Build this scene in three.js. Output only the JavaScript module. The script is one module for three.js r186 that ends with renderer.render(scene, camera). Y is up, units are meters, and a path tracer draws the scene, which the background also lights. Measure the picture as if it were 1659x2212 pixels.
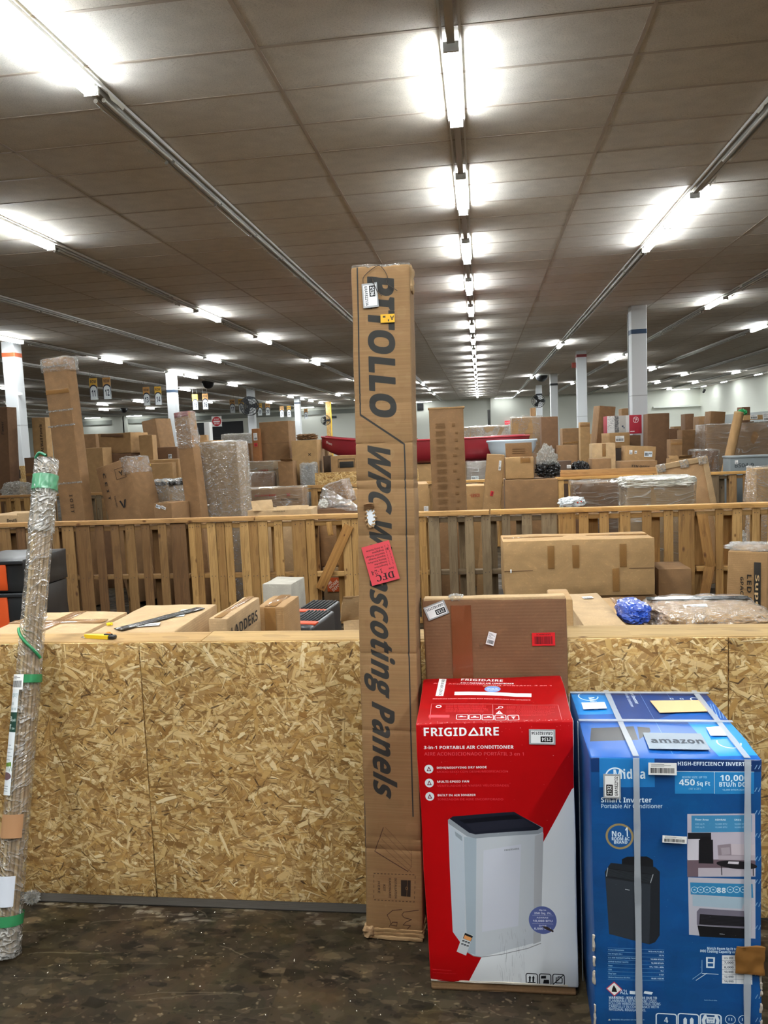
import * as THREE from 'three';
import { mergeGeometries, toCreasedNormals } from 'three/addons/utils/BufferGeometryUtils.js';
import { RectAreaLightUniformsLib } from 'three/addons/lights/RectAreaLightUniformsLib.js';
import { createNoise3D } from 'simplex-noise';

// ---------------------------------------------------------------- camera, exposure
const scene = new THREE.Scene();
scene.background = new THREE.Color(0, 0, 0);
const EYE = 1.75, FOCAL = 1663, CEIL = 4.25;
const camera = new THREE.PerspectiveCamera(2 * Math.atan(1106 / FOCAL) * 180 / Math.PI, 0.75, 0.05, 120);
camera.rotation.order = 'YXZ';
camera.rotation.set(-5.39 * Math.PI / 180, 7.33 * Math.PI / 180, -2.43 * Math.PI / 180);
camera.position.set(0, EYE, 0);
camera.updateMatrixWorld();
const renderer = new THREE.WebGLRenderer({ antialias: true });
renderer.toneMapping = THREE.LinearToneMapping;
renderer.toneMappingExposure = 1.9;
renderer.shadowMap.enabled = true;
RectAreaLightUniformsLib.init();
const PANEL_POWER = 60, TUBE_GLOW = 52, LAMP_TINT = [0.93, 0.98, 1.0];

// ---------------------------------------------------------------- helpers
function rng(seed) { let s = seed | 0; return () => { s = (s + 0x6d2b79f5) | 0; let t = Math.imul(s ^ (s >>> 15), 1 | s); t = (t + Math.imul(t ^ (t >>> 7), 61 | t)) ^ t; return ((t ^ (t >>> 14)) >>> 0) / 4294967296; }; }
const noise = createNoise3D(rng(7));
const V3 = (x, y, z) => new THREE.Vector3(x, y, z);
const rayAt = (px, py) => V3((px - 829.5) / FOCAL, -(py - 1106) / FOCAL, -1).applyQuaternion(camera.quaternion);
const at = (px, py, z) => { const d = rayAt(px, py); return V3(0, EYE, 0).addScaledVector(d, z / d.z); };          // the point of a measured sight line at depth z
const onY = (px, py, y) => { const d = rayAt(px, py); return V3(0, EYE, 0).addScaledVector(d, (y - EYE) / d.y); };
const taken = {};
function numbered(name) { const k = taken[name] = (taken[name] ?? -1) + 1; return k ? name + '_' + String(k).padStart(3, '0') : name; }
function shade(o) { o.castShadow = true; o.receiveShadow = true; return o; }
function thing(name, label, category, p = [0, 0, 0], turn = 0, group) {
  const o = new THREE.Group(); o.name = numbered(name); scene.add(o);
  o.rotation.order = 'YXZ'; o.position.set(...p); o.rotation.y = turn;
  o.userData = { label, category }; if (group) o.userData.group = group;
  return o;
}
function part(name, geo, mat, parent, p, r) {
  const m = shade(new THREE.Mesh(geo, mat)); m.name = name; parent.add(m);
  if (p) m.position.set(...p); if (r) { m.rotation.order = 'YXZ'; m.rotation.set(...r); }
  return m;
}
function solo(name, geo, mat, label, category, p, r, group) {
  const m = part(numbered(name), geo, mat, scene, p, r); m.userData = { label, category }; if (group) m.userData.group = group; return m;
}
function struct(name, geo, mat, p, r) { const m = part(name, geo, mat, scene, p, r); m.userData = { kind: 'structure' }; return m; }
function moved(geo, x = 0, y = 0, z = 0, rx = 0, ry = 0, rz = 0) {
  return geo.applyMatrix4(new THREE.Matrix4().compose(V3(x, y, z), new THREE.Quaternion().setFromEuler(new THREE.Euler(rx, ry, rz)), V3(1, 1, 1)));
}
function join(list) { return mergeGeometries(list.map((g) => (g.index ? g.toNonIndexed() : g))); }
const ORD = ['first', 'second', 'third', 'fourth', 'fifth', 'sixth', 'seventh', 'eighth', 'ninth', 'tenth', 'eleventh', 'twelfth', 'thirteenth', 'fourteenth', 'fifteenth', 'sixteenth'];

// a box with soft edges, metre uv, one material group per side (+x -x +y -y +z -z), base on y = 0, front side on z = 0 and the rest behind it
function softBox(w, h, d, o = {}) {
  const { r = 0.006, n = 2, amp = 0, freq = 6, seed = 1, ys = null, shape = null, norm = [], bulge = 0 } = o;
  const axis = (L, extra) => { const c = [-L / 2, -L / 2 + r * 0.35, -L / 2 + r]; for (let i = 1; i <= n; i++) c.push(-L / 2 + r + (L - 2 * r) * i / (n + 1)); c.push(L / 2 - r, L / 2 - r * 0.35, L / 2); if (extra) { for (const e of extra) c.push(e); c.sort((a, b) => a - b); } return c; };
  const X = axis(w), Y = axis(h, ys && ys.map((y) => y - h / 2)), Z = axis(d);
  const pos = [], uv = [], groups = [];
  const rr = rng(seed * 977 + 3), ou = rr() * 3, ov = rr() * 3;
  const fix = (x, y, z) => {
    const ix = THREE.MathUtils.clamp(x, -w / 2 + r, w / 2 - r), iy = THREE.MathUtils.clamp(y, -h / 2 + r, h / 2 - r), iz = THREE.MathUtils.clamp(z, -d / 2 + r, d / 2 - r);
    const v = V3(x - ix, y - iy, z - iz), nx = Math.sign(Math.round(x / (w / 2) * 1e3) / 1e3) * (Math.abs(x) > w / 2 - 1e-6), ny = (Math.abs(y) > h / 2 - 1e-6) * Math.sign(y), nz = (Math.abs(z) > d / 2 - 1e-6) * Math.sign(z);
    if (v.length() > 1e-9) v.setLength(r);
    v.add(V3(ix, iy, iz));
    if (amp) { const k = amp * noise(v.x * freq + seed * 9.1, v.y * freq, v.z * freq - seed); v.x += nx * k; v.y += ny * k * (y > 0 ? 1 : 0); v.z += nz * k; const s = noise(v.y * freq * 0.4, seed * 3.3, v.z); v.x += amp * 0.8 * s; v.z += amp * 0.6 * noise(v.x * freq * 0.4, v.y * freq * 0.4, seed * 5.7); }
    if (bulge) { const e = bulge * (1 - (2 * v.x / w) ** 2) * (1 - (2 * (v.y) / h) ** 2); v.z += nz * e; const t = bulge * (1 - (2 * v.x / w) ** 2) * (1 - (2 * v.z / d) ** 2); if (ny > 0) v.y += t; const q = bulge * (1 - (2 * v.z / d) ** 2) * (1 - (2 * v.y / h) ** 2); v.x += nx * q; }
    v.y += h / 2; v.z -= d / 2;
    if (shape) shape(v);
    return v;
  };
  const side = (A, B, put, muv, gi) => {
    const start = pos.length / 3;
    for (let i = 0; i + 1 < A.length; i++) for (let j = 0; j + 1 < B.length; j++) {
      const q = [[A[i], B[j]], [A[i + 1], B[j]], [A[i + 1], B[j + 1]], [A[i], B[j + 1]]];
      for (const k of [0, 1, 2, 0, 2, 3]) { const [a, b] = q[k], p = fix(...put(a, b)); pos.push(p.x, p.y, p.z); uv.push(...muv(a, b)); }
    }
    groups.push([start, pos.length / 3 - start, gi]);
  };
  const U = (L, H, gi) => (norm.includes(gi) ? (a, b) => [a / L + 0.5, b / H + 0.5] : (a, b) => [a + ou, b + ov]);
  const rev = (A) => A.map((x) => -x).reverse();
  side(rev(Z), Y, (a, b) => [w / 2, b, -a], U(d, h, 0), 0);
  side(Z, Y, (a, b) => [-w / 2, b, a], U(d, h, 1), 1);
  side(X, rev(Z), (a, b) => [a, h / 2, -b], U(w, d, 2), 2);
  side(X, Z, (a, b) => [a, -h / 2, b], U(w, d, 3), 3);
  side(X, Y, (a, b) => [a, b, d / 2], U(w, h, 4), 4);
  side(rev(X), Y, (a, b) => [-a, b, -d / 2], U(w, h, 5), 5);
  const g = new THREE.BufferGeometry();
  g.setAttribute('position', new THREE.Float32BufferAttribute(pos, 3)); g.setAttribute('uv', new THREE.Float32BufferAttribute(uv, 2));
  const out = toCreasedNormals(g, 0.6);
  if (o.groups) for (const [s, c, gi] of groups) out.addGroup(s, c, gi);
  return out;
}
// a crumpled rounded body (bags, cushioned parcels)
function blob(w, h, d, o = {}) {
  const { p = 4, amp = 0.06, freq = 3, seed = 1, detail = 14, flat = true } = o;
  const g = new THREE.IcosahedronGeometry(1, detail), a = g.attributes.position, uv = [];
  for (let i = 0; i < a.count; i++) {
    const v = V3().fromBufferAttribute(a, i).normalize();
    const k = Math.pow(Math.abs(v.x) ** p + Math.abs(v.y) ** p + Math.abs(v.z) ** p, -1 / p);
    const n1 = noise(v.x * freq + seed, v.y * freq, v.z * freq), n2 = Math.abs(noise(v.x * freq * 2.7, v.y * freq * 2.7 + seed, v.z * freq * 2.7));
    const s = k * (1 + amp * n1 - amp * 0.9 * n2);
    let y = v.y * s; if (flat && y < -0.92) y = -0.92;
    a.setXYZ(i, v.x * s * w / 2, (y + (flat ? 0.92 : 1)) * h / 1.92, v.z * s * d / 2);
    uv.push(v.x * w, v.y * h + v.z * d);
  }
  g.setAttribute('uv', new THREE.Float32BufferAttribute(uv, 2));
  return toCreasedNormals(g, 0.5);
}
function board(L, W, T, seed = 1, o = {}) {   // a plank along x, worn edges, uv in metres along the grain
  const g = softBox(L, W, T, { r: Math.min(0.004, T / 3), n: o.n ?? 2, seed, amp: o.amp ?? 0.0015, freq: 5 });
  return g;
}
const tube = (pts, r, seg = 24, side = 6) => new THREE.TubeGeometry(new THREE.CatmullRomCurve3(pts.map((p) => V3(...p))), seg, r, side);
const rod = (r, len, side = 8) => new THREE.CylinderGeometry(r, r, len, side);

// ---------------------------------------------------------------- textures
function canvas(w, h, draw) { const c = document.createElement('canvas'); c.width = w; c.height = h; const x = c.getContext('2d'); draw(x, w, h); return c; }
function tex(c, o = {}) { const t = new THREE.CanvasTexture(c); if (!o.data) t.colorSpace = THREE.SRGBColorSpace; if (o.repeat) { t.wrapS = t.wrapT = THREE.RepeatWrapping; t.repeat.set(...o.repeat); } t.magFilter = THREE.LinearFilter; return t; }
function dataTex(n, f, o = {}) {
  const a = new Uint8Array(n * n * 4);
  for (let y = 0; y < n; y++) for (let x = 0; x < n; x++) { const c = f(x / n, y / n), k = (y * n + x) * 4; a[k] = c[0]; a[k + 1] = c[1] ?? c[0]; a[k + 2] = c[2] ?? c[0]; a[k + 3] = 255; }
  const t = new THREE.DataTexture(a, n, n, THREE.RGBAFormat); t.wrapS = t.wrapT = THREE.RepeatWrapping; t.magFilter = THREE.LinearFilter;
  if (o.srgb) t.colorSpace = THREE.SRGBColorSpace; if (o.repeat) t.repeat.set(...o.repeat); t.needsUpdate = true; return t;
}
// noise that repeats at 1
function tile(u, v, f, s) { const a = u * 2 * Math.PI, b = v * 2 * Math.PI, R = f / (2 * Math.PI); return noise(Math.cos(a) * R + s, Math.sin(a) * R + Math.cos(b) * R * 1.3, Math.sin(b) * R * 1.3 - s); }
const cardMap = dataTex(512, (u, v) => {
  const fib = (tile(u, v, 60, 3) + tile(u, v, 140, 8)) * 5, cor = Math.sin(v * Math.PI * 2 * 110) * 3, big = tile(u, v, 5, 1) * 9, sc = Math.max(0, tile(u, v, 16, 5) - 0.55) * 40;
  const b = 226 + fib + cor + big + sc; return [Math.min(255, b), Math.min(255, b - 1), Math.min(255, b - 3)];
}, { srgb: true, repeat: [1.6, 1.6] });
const cardBump = dataTex(256, (u, v) => [128 + Math.sin(v * Math.PI * 2 * 55) * 30 + tile(u, v, 6, 4) * 70], { repeat: [1.6, 1.6] });
const filmBump = dataTex(512, (u, v) => { const a = Math.max(0, 1 - Math.abs(tile(u, v * 1, 9, 2) + 0.4 * tile(u, v, 26, 9))), b = Math.max(0, 1 - Math.abs(tile(u, v, 24, 6))); return [Math.max(0, Math.min(255, 190 * a ** 9 + 110 * b ** 8))]; }, { repeat: [0.9, 1.2] });
const streakBump = dataTex(512, (u, v) => { const w = tile(u, v, 3, 2) * 0.05; let s = 0; for (const [f, k] of [[9, 1], [23, 0.6], [51, 0.4]]) s += k * (1 - Math.abs(Math.sin((v + w) * Math.PI * f + tile(u, v, 4, f) * 3))) ** 6 * Math.max(0, 0.4 + tile(u, v, 6, f + 1)); return [Math.min(255, s * 150)]; }, { repeat: [0.45, 0.9] });
const clearOf = (t, k) => { const s = t.image.data, n = t.image.width, a = new Uint8Array(s.length); for (let i = 0; i < s.length; i += 4) { a[i] = a[i + 1] = a[i + 2] = 255 - s[i] * k; a[i + 3] = 255; } const o = new THREE.DataTexture(a, n, n, THREE.RGBAFormat); o.wrapS = o.wrapT = THREE.RepeatWrapping; o.magFilter = THREE.LinearFilter; o.repeat.copy(t.repeat); o.needsUpdate = true; return o; };   // folded film lets less through along its folds
const filmClear = clearOf(filmBump, 0.4), streakClear = clearOf(streakBump, 0.75);
const woodMap = tex(canvas(1024, 512, (c, W, H) => {
  const r = rng(11); c.fillStyle = '#ece2d2'; c.fillRect(0, 0, W, H);
  for (let i = 0; i < 900; i++) { const y = r() * H, t = 0.4 + r() * 2.2, a = 0.03 + r() * 0.13; c.strokeStyle = r() < 0.75 ? `rgba(96,62,28,${a})` : `rgba(255,246,224,${a * 1.4})`; c.lineWidth = t; c.beginPath(); const x0 = r() * W - 300, L = 200 + r() * 900; for (let k = 0; k <= 12; k++) { const x = x0 + L * k / 12; c.lineTo(x, y + 7 * noise(x / 260, y / 40, 2)); } c.stroke(); }
  for (let i = 0; i < 9; i++) { const x = r() * W, y = r() * H, s = 5 + r() * 7; for (let k = 4; k > 0; k--) { c.fillStyle = `rgba(70,40,16,${0.16 + 0.05 * (4 - k)})`; c.beginPath(); c.ellipse(x, y, s * k * 0.55, s * k * 0.3, 0, 0, 7); c.fill(); } }
  for (let i = 0; i < 60; i++) { c.fillStyle = `rgba(50,40,30,${0.03 + r() * 0.07})`; c.beginPath(); c.ellipse(r() * W, r() * H, 20 + r() * 90, 4 + r() * 16, r() * 0.3, 0, 7); c.fill(); }
}), { repeat: [0.85, 1.7] });
const osbMap = tex(canvas(2048, 1024, (c, W, H) => {
  const r = rng(5); c.fillStyle = '#a9834e'; c.fillRect(0, 0, W, H);
  const tones = ['#d7b476', '#c9a25f', '#b58a49', '#e0c188', '#a0773c', '#c49a56', '#cfae74', '#86602c', '#dcb97c', '#b08a50', '#f0d8a6', '#e8cc94', '#9a6f34'];
  for (let i = 0; i < 19000; i++) {
    const x = r() * W, y = r() * H, L = 14 + r() * r() * 96, w = 2.5 + r() * r() * 22, a = (r() + r() + r() - 1.5) * 1.6;
    c.save(); c.translate(x, y); c.rotate(a);
    c.fillStyle = tones[(r() * tones.length) | 0]; c.globalAlpha = 0.5 + r() * 0.5;
    c.beginPath(); c.moveTo(-L / 2, -w / 2 * r()); c.lineTo(-L / 2 * (0.7 + 0.3 * r()), w / 2); c.lineTo(L / 2 * (0.6 + 0.4 * r()), w / 2 * (0.5 + r() * 0.5)); c.lineTo(L / 2, -w / 2 * r()); c.lineTo(L * 0.1 * r(), -w / 2); c.fill();
    if (r() < 0.45) { c.globalAlpha = 0.3 + r() * 0.4; c.strokeStyle = r() < 0.6 ? '#4f3413' : '#70501f'; c.lineWidth = 0.6 + r() * 1.3; c.beginPath(); c.moveTo(-L / 2, w / 2); c.lineTo(L / 2, w / 2 * (0.4 + 0.6 * r())); c.stroke(); }
    c.restore();
  }
  for (let i = 0; i < 900; i++) { c.save(); c.translate(r() * W, r() * H); c.rotate((r() - 0.5) * 2.4); c.fillStyle = `rgba(52,32,10,${0.25 + r() * 0.5})`; c.beginPath(); c.ellipse(0, 0, 3 + r() * 14, 0.8 + r() * 2.4, 0, 0, 7); c.fill(); c.restore(); }
}), { repeat: [1 / 2.44, 1 / 1.22] });
const concreteMap = tex(canvas(1024, 1024, (c, W, H) => {
  const r = rng(21); c.fillStyle = '#332b1f'; c.fillRect(0, 0, W, H);
  for (let i = 0; i < 2600; i++) { const s = 2 + r() * r() * 90; const t = r(); c.fillStyle = t < 0.5 ? `rgba(20,17,13,${0.05 + r() * 0.12})` : t < 0.8 ? `rgba(74,62,46,${0.03 + r() * 0.09})` : `rgba(84,62,36,${0.03 + r() * 0.1})`; c.beginPath(); c.ellipse(r() * W, r() * H, s, s * (0.25 + r() * 0.6), r() * 3, 0, 7); c.fill(); }
  for (let i = 0; i < 2600; i++) { const t = r(), s = 3 + r() * r() * 22; c.fillStyle = t < 0.45 ? `rgba(12,9,6,${0.12 + r() * 0.34})` : t < 0.75 ? `rgba(122,102,74,${0.08 + r() * 0.24})` : `rgba(78,68,54,${0.14 + r() * 0.26})`; c.beginPath(); const x = r() * W, y = r() * H; for (let k = 0; k < 9; k++) { const a = k / 9 * 6.283, q = s * (0.45 + 0.75 * r()); c.lineTo(x + Math.cos(a) * q * 1.5, y + Math.sin(a) * q * 0.7); } c.fill(); }
  for (let i = 0; i < 90; i++) { c.strokeStyle = `rgba(150,140,118,${0.08 + r() * 0.2})`; c.lineWidth = 0.6 + r() * 1.6; c.beginPath(); let x = r() * W, y = r() * H, a = (r() - 0.5) * 0.8; c.moveTo(x, y); for (let k = 0; k < 6; k++) { a += (r() - 0.5) * 0.3; x += Math.cos(a) * 22 * r() * 2; y += Math.sin(a) * 22; c.lineTo(x, y); } c.stroke(); }
  for (let i = 0; i < 5200; i++) { c.fillStyle = r() < 0.6 ? `rgba(140,122,94,${0.12 + r() * 0.36})` : `rgba(10,8,6,${0.15 + r() * 0.35})`; c.beginPath(); c.ellipse(r() * W, r() * H, 0.6 + r() * r() * 7, 0.5 + r() * 1.8, (r() - 0.5) * 1.6, 0, 7); c.fill(); }
  for (let i = 0; i < 300; i++) { c.fillStyle = `rgba(176,164,138,${0.2 + r() * 0.4})`; c.fillRect(r() * W, r() * H, 1 + r() * 3, 1 + r() * 2); }
  for (const yy of [120, 690]) for (let i = 0; i < 260; i++) { const x = r() * W; c.fillStyle = `rgba(164,156,138,${0.08 + r() * 0.28})`; c.beginPath(); c.ellipse(x, yy + 40 * noise(x / 300, yy, 3) + (r() - 0.5) * 26, 2 + r() * 14, 1 + r() * 4, 0.1, 0, 7); c.fill(); }
}), { repeat: [1 / 2.2, 1 / 2.2] });
const concreteRough = dataTex(256, (u, v) => [Math.max(60, Math.min(255, 165 + 60 * tile(u, v, 7, 2) + 30 * tile(u, v, 30, 4)))], { repeat: [1 / 2.2, 1 / 2.2] });
const tileMap = dataTex(512, (u, v) => { const p = tile(u, v, 110, 4) > 0.62 || tile(u, v, 190, 12) > 0.72 ? -34 : 0, b = 232 + tile(u, v, 4, 7) * 6 + tile(u, v, 60, 2) * 5 + p; return [b, b - 2, b - 6]; }, { srgb: true, repeat: [1 / 0.9, 1 / 0.9] });
const foamMap = dataTex(256, (u, v) => { const b = 214 + 26 * tile(u, v, 70, 3); return [b, b, b]; }, { srgb: true, repeat: [3, 3] });

// ---------------------------------------------------------------- materials
const std = (o) => new THREE.MeshStandardMaterial({ roughness: 0.8, ...o });
const phys = (o) => new THREE.MeshPhysicalMaterial(o);
const cache = {};
const card = (hex) => (cache['c' + hex] ??= std({ color: hex, map: cardMap, bumpMap: cardBump, bumpScale: 0.0012, roughness: 0.86 }));
const wood = (hex) => (cache['w' + hex] ??= std({ color: hex, map: woodMap, bumpMap: woodMap, bumpScale: 0.001, roughness: 0.78 }));
const plain = (hex, rough = 0.7) => (cache['p' + hex + rough] ??= std({ color: hex, roughness: rough }));
const gloss = (hex, rough = 0.3) => (cache['g' + hex + rough] ??= phys({ color: hex, roughness: rough, clearcoat: 0.4, clearcoatRoughness: 0.25 }));
const M = {
  film: phys({ color: 0xf8f8f6, roughness: 0.16, transmission: 0.97, transmissionMap: filmClear, thickness: 0, ior: 1.65, bumpMap: filmBump, bumpScale: 0.014 }),
  streak: phys({ color: 0xf8f8f4, roughness: 0.16, transmission: 0.96, transmissionMap: streakClear, thickness: 0, ior: 1.7, bumpMap: streakBump, bumpScale: 0.016 }),
  milky: phys({ color: 0xeceae4, roughness: 0.2, transmission: 0.82, transmissionMap: filmClear, thickness: 0, ior: 1.6, bumpMap: filmBump, bumpScale: 0.014 }),
  tape: phys({ color: 0xa97c48, roughness: 0.22, clearcoat: 0.5, transparent: true, opacity: 0.62 }),
  white: std({ color: 0xe9eae8, roughness: 0.6 }),
  steel: std({ color: 0xc9cbc9, roughness: 0.42, metalness: 0.35 }),
  osb: std({ color: 0xf2f2f2, map: osbMap, bumpMap: osbMap, bumpScale: 0.0015, roughness: 0.82 }),
  black: std({ color: 0x17181a, roughness: 0.5 }),
  blackBag: phys({ color: 0x0b0c0e, roughness: 0.22, clearcoat: 0.6, clearcoatRoughness: 0.15, bumpMap: filmBump, bumpScale: 0.012 }),
  wire: std({ color: 0x8b8b8b, roughness: 0.5, metalness: 0.6 }),
  strap: phys({ color: 0xc4cad0, roughness: 0.3, transparent: true, opacity: 0.5 }),
};
// lettering between two canvas points (baseline a to b) with a cap height in canvas pixels
function letter(c, s, a, b, cap, o = {}) {
  const dx = b[0] - a[0], dy = b[1] - a[1], L = Math.hypot(dx, dy) || 1;
  c.save(); c.font = `${o.weight ?? 'bold'} 100px ${o.font ?? 'sans-serif'}`; c.fillStyle = o.color ?? '#111'; c.textBaseline = 'alphabetic';
  const m = c.measureText(s).width || 1; c.transform(dx / L, dy / L, -dy / L, dx / L, a[0], a[1]); c.transform(1, 0, -(o.skew ?? 0), 1, 0, 0);
  c.scale(L / m, cap / 72); if (o.alpha) c.globalAlpha = o.alpha; c.fillText(s, 0, 0);
  if (o.bold) { c.lineWidth = o.bold; c.strokeStyle = c.fillStyle; c.lineJoin = 'round'; c.strokeText(s, 0, 0); }
  c.restore();
}
const print = letter;
function bars(c, x, y, w, h, seed = 1, color = '#161616') { const r = rng(seed); c.fillStyle = color; let p = x; while (p < x + w) { const t = (0.6 + r() * 2.4) * w / 90; c.fillRect(p, y, Math.min(t, x + w - p), h); p += t + (0.6 + r() * 1.8) * w / 90; } }
const LABEL = [
  tex(canvas(128, 96, (c, W, H) => { c.fillStyle = '#eceae6'; c.fillRect(0, 0, W, H); bars(c, 10, 40, 108, 42, 3); c.fillStyle = '#555'; for (let i = 0; i < 3; i++) c.fillRect(12, 10 + i * 9, 60 + 30 * (i % 2), 3); })),
  tex(canvas(96, 128, (c, W, H) => { c.fillStyle = '#e6e6e4'; c.fillRect(0, 0, W, H); bars(c, 10, 78, 76, 36, 9); c.fillStyle = '#444'; for (let i = 0; i < 6; i++) c.fillRect(10, 10 + i * 10, 30 + 42 * ((i * 7) % 3) / 2, 3); })),
  tex(canvas(128, 96, (c, W, H) => { c.fillStyle = '#d9e2e8'; c.fillRect(0, 0, W, H); bars(c, 8, 22, 62, 56, 5); c.fillStyle = '#333'; c.fillRect(80, 20, 16, 26); c.fillRect(102, 20, 14, 26); c.fillRect(80, 58, 36, 6); })),
  tex(canvas(128, 80, (c, W, H) => { c.fillStyle = '#d0242c'; c.fillRect(0, 0, W, H); bars(c, 14, 26, 100, 44, 4, '#3a0508'); c.fillStyle = '#300'; c.fillRect(26, 10, 76, 5); })),
].map((t) => std({ map: t, roughness: 0.55 }));
const decals = {};
function decal(s, color, o = {}) {   // printed lettering on a clear ground
  const key = s + color + JSON.stringify(o);
  return decals[key] ??= (() => {
    const lines = s.split('|'), W = 256, H = o.tall ?? 96;
    const t = tex(canvas(W, H, (c) => { c.clearRect(0, 0, W, H); lines.forEach((q, i) => { const hh = H / lines.length; letter(c, q, [6, hh * (i + 0.84)], [W - 6, hh * (i + 0.84)], hh * 0.68, { color, weight: o.weight ?? 'bold' }); }); }));
    return std({ map: t, transparent: true, roughness: 0.85 });
  })();
}
function sticker(name, parent, w, h, mat, p, r = [0, 0, 0], t = 0.0012) { return part(name, new THREE.BoxGeometry(w, h, t), mat, parent, p, r); }

// ---------------------------------------------------------------- the hall
const X0 = -38, X1 = 14.6, Z0 = -54, Z1 = 14;
{
  const g = new THREE.PlaneGeometry(1, 1);
  const floorGeo = new THREE.BoxGeometry(X1 - X0, 0.2, Z1 - Z0); { const p = floorGeo.attributes.position, u = floorGeo.attributes.uv; for (let i = 0; i < p.count; i++) u.setXY(i, p.getX(i), p.getZ(i)); }
  struct('floor', floorGeo, phys({ map: concreteMap, roughnessMap: concreteRough, roughness: 1.0, specularIntensity: 0.25, bumpMap: concreteMap, bumpScale: 0.002 }), [(X0 + X1) / 2, -0.1, (Z0 + Z1) / 2]);
  const wallMat = std({ color: 0xdfe1d6, roughness: 0.75 });
  struct('wall_back', new THREE.BoxGeometry(X1 - X0 + 0.4, CEIL + 0.4, 0.2), wallMat, [(X0 + X1) / 2, CEIL / 2 + 0.2, Z0 - 0.1]);
  struct('wall_right', new THREE.BoxGeometry(0.2, CEIL + 0.4, Z1 - Z0), wallMat, [X1 + 0.1, CEIL / 2 + 0.2, (Z0 + Z1) / 2]);
  struct('wall_left', new THREE.BoxGeometry(0.2, CEIL + 0.4, Z1 - Z0), wallMat, [X0 - 0.1, CEIL / 2 + 0.2, (Z0 + Z1) / 2]);
  struct('wall_front', new THREE.BoxGeometry(X1 - X0 + 0.4, CEIL + 0.4, 0.2), wallMat, [(X0 + X1) / 2, CEIL / 2 + 0.2, Z1 + 0.1]);
  // ceiling: slab, hung grid, lay-in tiles
  const ceiling = new THREE.Group(); ceiling.name = 'ceiling'; ceiling.userData = { kind: 'structure' }; scene.add(ceiling);
  part('slab', new THREE.BoxGeometry(X1 - X0, 0.2, Z1 - Z0), std({ color: 0x77716a }), ceiling, [(X0 + X1) / 2, CEIL + 0.2, (Z0 + Z1) / 2]);
  const bar = std({ color: 0xb7aa9b, roughness: 0.6 });
  const gx = []; for (let k = -31; k <= 12; k++) { const x = -0.11 + 1.22 * k; if (x > X0 && x < X1) gx.push(x); }
  const gz = []; for (let k = -31; k <= 80; k++) { const z = -5.02 - 0.61 * k; if (z > Z0 && z < Z1) gz.push(z); }
  const run = new THREE.BoxGeometry(0.026, 0.03, Z1 - Z0), cross = new THREE.BoxGeometry(X1 - X0, 0.028, 0.024);
  for (const x of gx) part('main_runner', run, bar, ceiling, [x, CEIL + 0.019, (Z0 + Z1) / 2]);
  for (const z of gz) part('cross_bar', cross, bar, ceiling, [(X0 + X1) / 2, CEIL + 0.018, z]);
  const tg = new THREE.BoxGeometry(1.19, 0.014, 0.58); { const p = tg.attributes.position, u = tg.attributes.uv; for (let i = 0; i < p.count; i++) u.setXY(i, p.getX(i), p.getZ(i)); }
  const tones = [0xf4f0ea, 0xf0ebe3, 0xf6f3ee, 0xeee8de].map((c) => std({ color: c, map: tileMap, bumpMap: tileMap, bumpScale: 0.001, roughness: 0.9 }));
  const r = rng(3), near = [], far = [];
  for (let i = -1; i < gx.length; i++) for (let j = 0; j < gz.length; j++) {
    const x = (i < 0 ? gx[0] - 1.22 : gx[i]) + 0.61, z = gz[j] - 0.305; if (x > X1 - 0.2 || x < X0 + 0.2 || z < Z0 + 0.1) continue;
    const seen = z < -3.4 && x > 0.66 * z - 1 && x < -0.42 * z + 1;
    (seen ? near : far).push([x, z]);
  }
  near.sort((a, b) => b[1] - a[1]); far.push(...near.splice(300));
  for (const [x, z] of near) part('ceiling_tile', tg, tones[(r() * 4) | 0], ceiling, [x, CEIL + 0.0125 + r() * 0.002, z], [(r() - 0.5) * 0.002, 0, (r() - 0.5) * 0.002]);
  const inst = shade(new THREE.InstancedMesh(tg, tones[0], far.length)); inst.name = 'ceiling_tile_field'; inst.userData = { kind: 'stuff' };
  const mm = new THREE.Matrix4(); far.forEach(([x, z], i) => inst.setMatrixAt(i, mm.makeTranslation(x, CEIL + 0.013, z))); ceiling.add(inst);
  // back wall: soffit trim on the left, dark roller door, pilasters, door
  const tb = at(300, 909, Z0 + 0.1).y, grey = plain(0x8d9088);
  struct('trim_1', new THREE.BoxGeometry(31, 0.3, 0.14), grey, [X0 + 15.6, tb, Z0 + 0.07]);
  const a = at(420, 914, Z0), b = at(525, 913, Z0);
  const d1 = new THREE.Group(); d1.name = 'door_1'; d1.userData = { kind: 'structure' }; scene.add(d1);
  part('roller_curtain', new THREE.BoxGeometry(b.x - a.x, a.y - 0.01, 0.05), plain(0x15171a, 0.4), d1, [(a.x + b.x) / 2, a.y / 2, Z0 + 0.03]);
  for (let i = 0; i < 8; i++) part('curtain_rib', new THREE.BoxGeometry(b.x - a.x - 0.1, 0.04, 0.03), plain(0x24272b, 0.4), d1, [(a.x + b.x) / 2, 0.3 + i * 0.3, Z0 + 0.07]);
  for (const [px, w] of [[257, 0.9], [272, 0.35], [990, 0.4], [1068, 0.5]]) { const q = at(px, 900, Z0); struct('trim_' + (px), new THREE.BoxGeometry(w, CEIL - 0.02, 0.22), wallMat, [q.x, CEIL / 2 - 0.01, Z0 + 0.11]); }
  const q = at(283, 930, Z0); const d2 = new THREE.Group(); d2.name = 'door_2'; d2.userData = { kind: 'structure' }; scene.add(d2);
  part('door_leaf', new THREE.BoxGeometry(1.1, 2.4, 0.06), plain(0xd9dcd8, 0.5), d2, [q.x, 1.2, Z0 + 0.04]); part('door_frame', new THREE.BoxGeometry(1.3, 2.5, 0.04), grey, d2, [q.x, 1.25, Z0 + 0.02]);
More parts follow.
